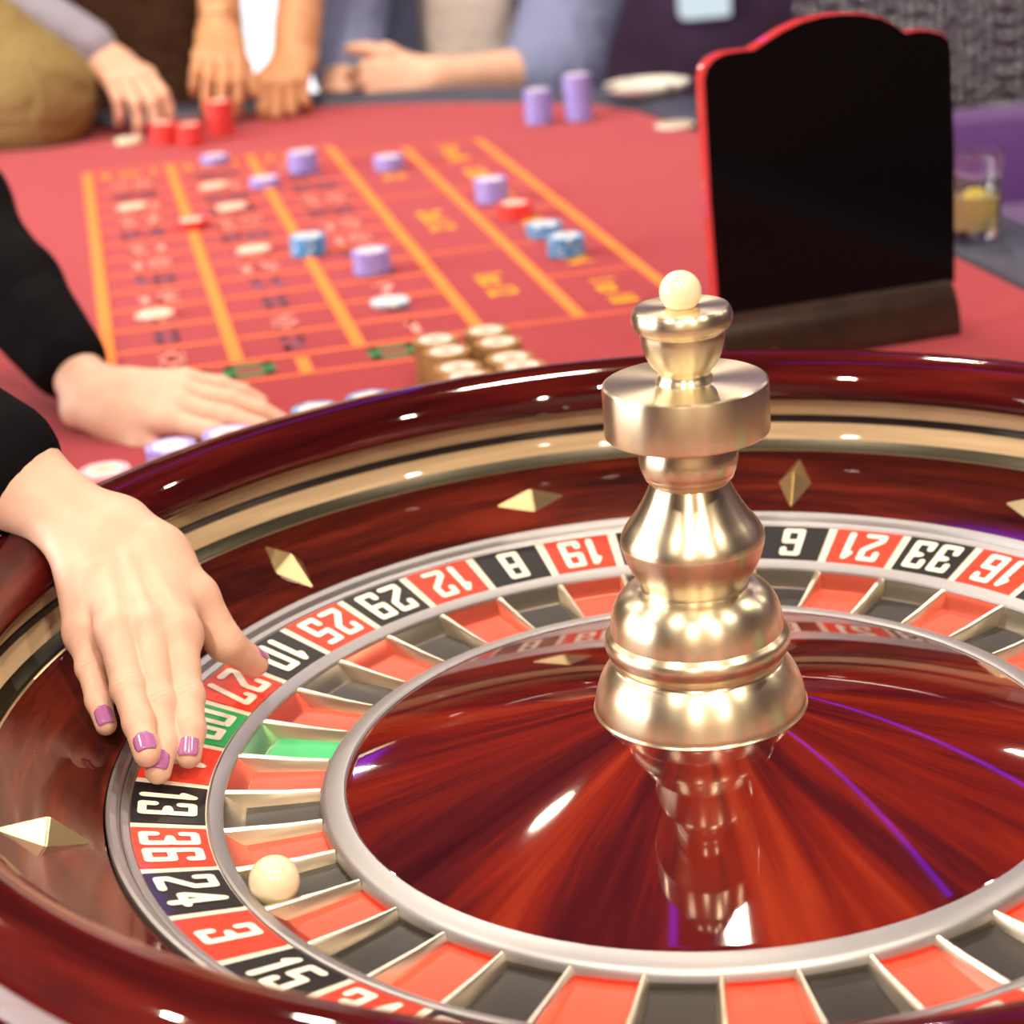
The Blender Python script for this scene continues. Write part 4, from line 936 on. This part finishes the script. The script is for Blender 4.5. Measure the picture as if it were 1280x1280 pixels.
# blue grey blazer over a pale tee
wE = pt(542, 100, 2.43); eE = pt(690, 88, 2.50); sE = pt(755, -130, 2.72); bE = pt(580, 0, 2.88)
wE2 = pt(425, 118, 2.50); eE2 = pt(432, 60, 2.66); sE2 = pt(455, -130, 2.76)
def tee_front(p):
    g = [(np.array([bE[0] - 0.005, bE[1] - 0.075, 0.32]), np.array([bE[0] + 0.0, bE[1] - 0.085, -0.22]), 0.082, 0.092, 0.05)]
    o = join_mesh('tee_shirt', [body_mesh([(g, 0.03)], 0.008)], M['tee'], p); rel(o, p)
figure('person in a blue grey blazer and pale tee resting forearms on the far edge', (bE[0], bE[1]), M['skin_fair'],
       [(sE, eE, wE, (np.array([-1.0, -0.12, -0.02]), (-0.1, -0.9, 0.35), True, (62, 75, 45), dict(sc=1.25, thumb=(0.62, 0.80, 0.15), tcurl=48)), (0.052, 0.045, 0.033), 'blazer', 1.05, (0.095, 0.082, 0.066)),
        (sE2, eE2, wE2, (np.array([0.7, -0.45, -0.2]), (-0.2, -0.6, 0.8), False, (20, 30, 20), dict(sc=1.08)), (0.050, 0.042, 0.032), 'blazer', 1.55, (0.080, 0.060, 0.050))],
       [(c[0], c[1], c[2], c[3], c[4]) for c in tors((bE[0] + 0.01, bE[1] + 0.03, 0), 0.15, sE[2] + 0.04, 0.105)], 'blazer', (bE[0], bE[1] - 0.06, sE[2] + 0.24), 0.0, extra=tee_front)

# ------------------------------------------------------------------ glasses and dishes on the rail
M['glass'] = mat('clear glass', (1, 1, 1), 0.0, **{'Transmission Weight': 1.0, 'IOR': 1.45})
M['amber'] = mat('amber drink', (0.80, 0.42, 0.06), 0.0, **{'Transmission Weight': 0.9, 'IOR': 1.33})
M['lemon'] = mat('pale lemonade', (0.90, 0.80, 0.42), 0.1, **{'Transmission Weight': 0.6, 'IOR': 1.33})
M['lime'] = noise_var(mat('lemon slice', (0.85, 0.72, 0.12), 0.4), 300, 0.2)
M['steel'] = mat('polished steel', (0.80, 0.82, 0.84), 0.15, 1.0)
M['porcelain'] = mat('white porcelain', (0.82, 0.80, 0.72), 0.2, coat=0.5)
def tumbler(loc, h, r, drink, fill, label, slice_=False):
    g = tag(empty('drink_glass', loc), label, 'glass')
    lathe('glass_wall', [(0, 0), (r * 0.82, 0), (r * 0.86, 0.002), (r, h), (r - 0.0008, h + 0.0006), (r - 0.0018, h), (r * 0.86 - 0.002, 0.008), (0, 0.007)], M['glass'], g, 40)
    lathe('drink', [(0, 0.0074), (r * 0.86 - 0.0024, 0.0084), (r * (0.86 + 0.14 * fill) - 0.0022, h * fill), (0, h * fill)], M[drink], g, 40)
    if slice_:
        o = lathe('lemon_slice', [(0, -0.002), (r * 0.55, -0.002), (r * 0.58, 0), (r * 0.55, 0.002), (0, 0.002)], M['lime'], g, 24); o.location = (0.004, -0.004, h * fill * 0.80); o.rotation_euler = (R_(60), 0, R_(20))
    return g
RZ = ZT + 0.012
q = np.array(T(0.604, 1.02, RZ)); tumbler(tuple(q), 0.082, 0.030, 'lemon', 0.5, 'short glass of pale lemonade with lemon slice right of the black sign', True)
q = np.array(T(0.610, 1.83, RZ)); tumbler(tuple(q), 0.085, 0.030, 'amber', 0.45, 'glass of amber drink on the armrest left of the black sign')
q = np.array(T(0.575, 2.10, RZ)); q[2] = RZ
ds = tag(empty('ashtray', tuple(q)), 'wide white dish with steel notches on the armrest behind the two tall lavender stacks', 'dish')
lathe('bowl', [(0, 0), (0.045, 0), (0.062, 0.010), (0.064, 0.016), (0.060, 0.015), (0.044, 0.006), (0, 0.005)], M['porcelain'], ds, 48)
for k in range(4):
    a = k * math.pi / 2 + 0.4
    o = box('notch', (0.061 * math.cos(a), 0.061 * math.sin(a), 0.0165), (0.014, 0.008, 0.004), M['steel'], ds, rz=a, bev=0.0012)
q = np.array(T(0.545, 1.86, ZT + 0.0008))
cs = tag(empty('coaster', tuple(q)), 'round white coaster on the felt at the left edge of the black sign', 'coaster')
lathe('disc', [(0, 0), (0.026, 0), (0.0275, 0.0015), (0.0275, 0.004), (0.026, 0.005), (0, 0.005)], M['porcelain'], cs, 40)
lathe('printed_ring', [(0.018, 0.0053), (0.020, 0.0053)], M['felt_gold'], cs, 40)

# ------------------------------------------------------------------ background furniture
M['velvet'] = noise_var(mat('purple velvet', (0.13, 0.045, 0.24), 0.7, **{'Sheen Weight': 0.4}), 120, 0.2, 0.15)
sf = tag(empty('sofa', (1.85, 2.75, FLOOR), 0), 'purple velvet sofa behind the table at the far right', 'sofa')
box('seat_cushion', (0, -0.05, 0.33), (1.7, 0.62, 0.14), M['velvet'], sf, bev=0.04)
box('seat_base', (0, 0, 0.18), (1.8, 0.75, 0.18), M['velvet'], sf, bev=0.03)
box('backrest', (0, 0.32, 0.42), (1.8, 0.16, 0.31), M['velvet'], sf, bev=0.06)
for s_ in (-1, 1):
    box('armrest', (s_ * 0.93, 0, 0.30), (0.14, 0.76, 0.36), M['velvet'], sf, bev=0.05)
    for t_ in (-1, 1): box('foot', (s_ * 0.8, t_ * 0.28, 0.05), (0.06, 0.06, 0.10), M['table_wood'], sf, bev=0.006)
# silver bead curtain
M['bead'] = mat('silver bead', (0.72, 0.74, 0.76), 0.25, 0.9)
bm = bmesh.new(); cw = 0.95
for i in range(34):
    x = -cw / 2 + cw * i / 33; oz = rnd.uniform(0.0, 0.05)
    for k in range(53):
        z = 0.03 + oz + k * 0.05; r = 0.0095 + 0.003 * rnd.random()
        bmesh.ops.create_icosphere(bm, subdivisions=1, radius=r, matrix=Matrix.Translation((x + rnd.uniform(-.004, .004), rnd.uniform(-.015, .015), z)) @ Matrix.Diagonal((1, 1, 2.5, 1)))
bd = bm_obj('bead_strand', bm, M['bead'], None, True, None)
cu = tag(empty('bead_curtain', (1.72, 5.1, FLOOR + 0.02), R_(-8)), 'silver bead curtain hanging at the upper right behind the sign', 'curtain')
bd.parent = cu; bd['kind'] = 'stuff'
box('curtain_rail', (0, 0, 2.735), (cw + 0.1, 0.03, 0.03), M['steel'], cu, bev=0.004)
# glowing wall lamp, left of the sign, and chrome chair behind the blazer
wl_ = tag(empty('wall_lamp', (float(pt(868, 10, (Y1 * math.cos(TA) + 0))[0]), Y1 - 0.002, -0.36)), 'white glowing box lamp on the far wall above the sign shoulder', 'wall lamp')
M['white_lamp'] = emit('white lamp glass', (0.80, 0.92, 1.0), 1.1)
box('lamp_shade', (0, -0.06, 0), (0.17, 0.08, 0.14), M['white_lamp'], wl_, bev=0.015)
box('wall_plate', (0, -0.006, 0), (0.20, 0.012, 0.17), M['steel'], wl_, bev=0.003)
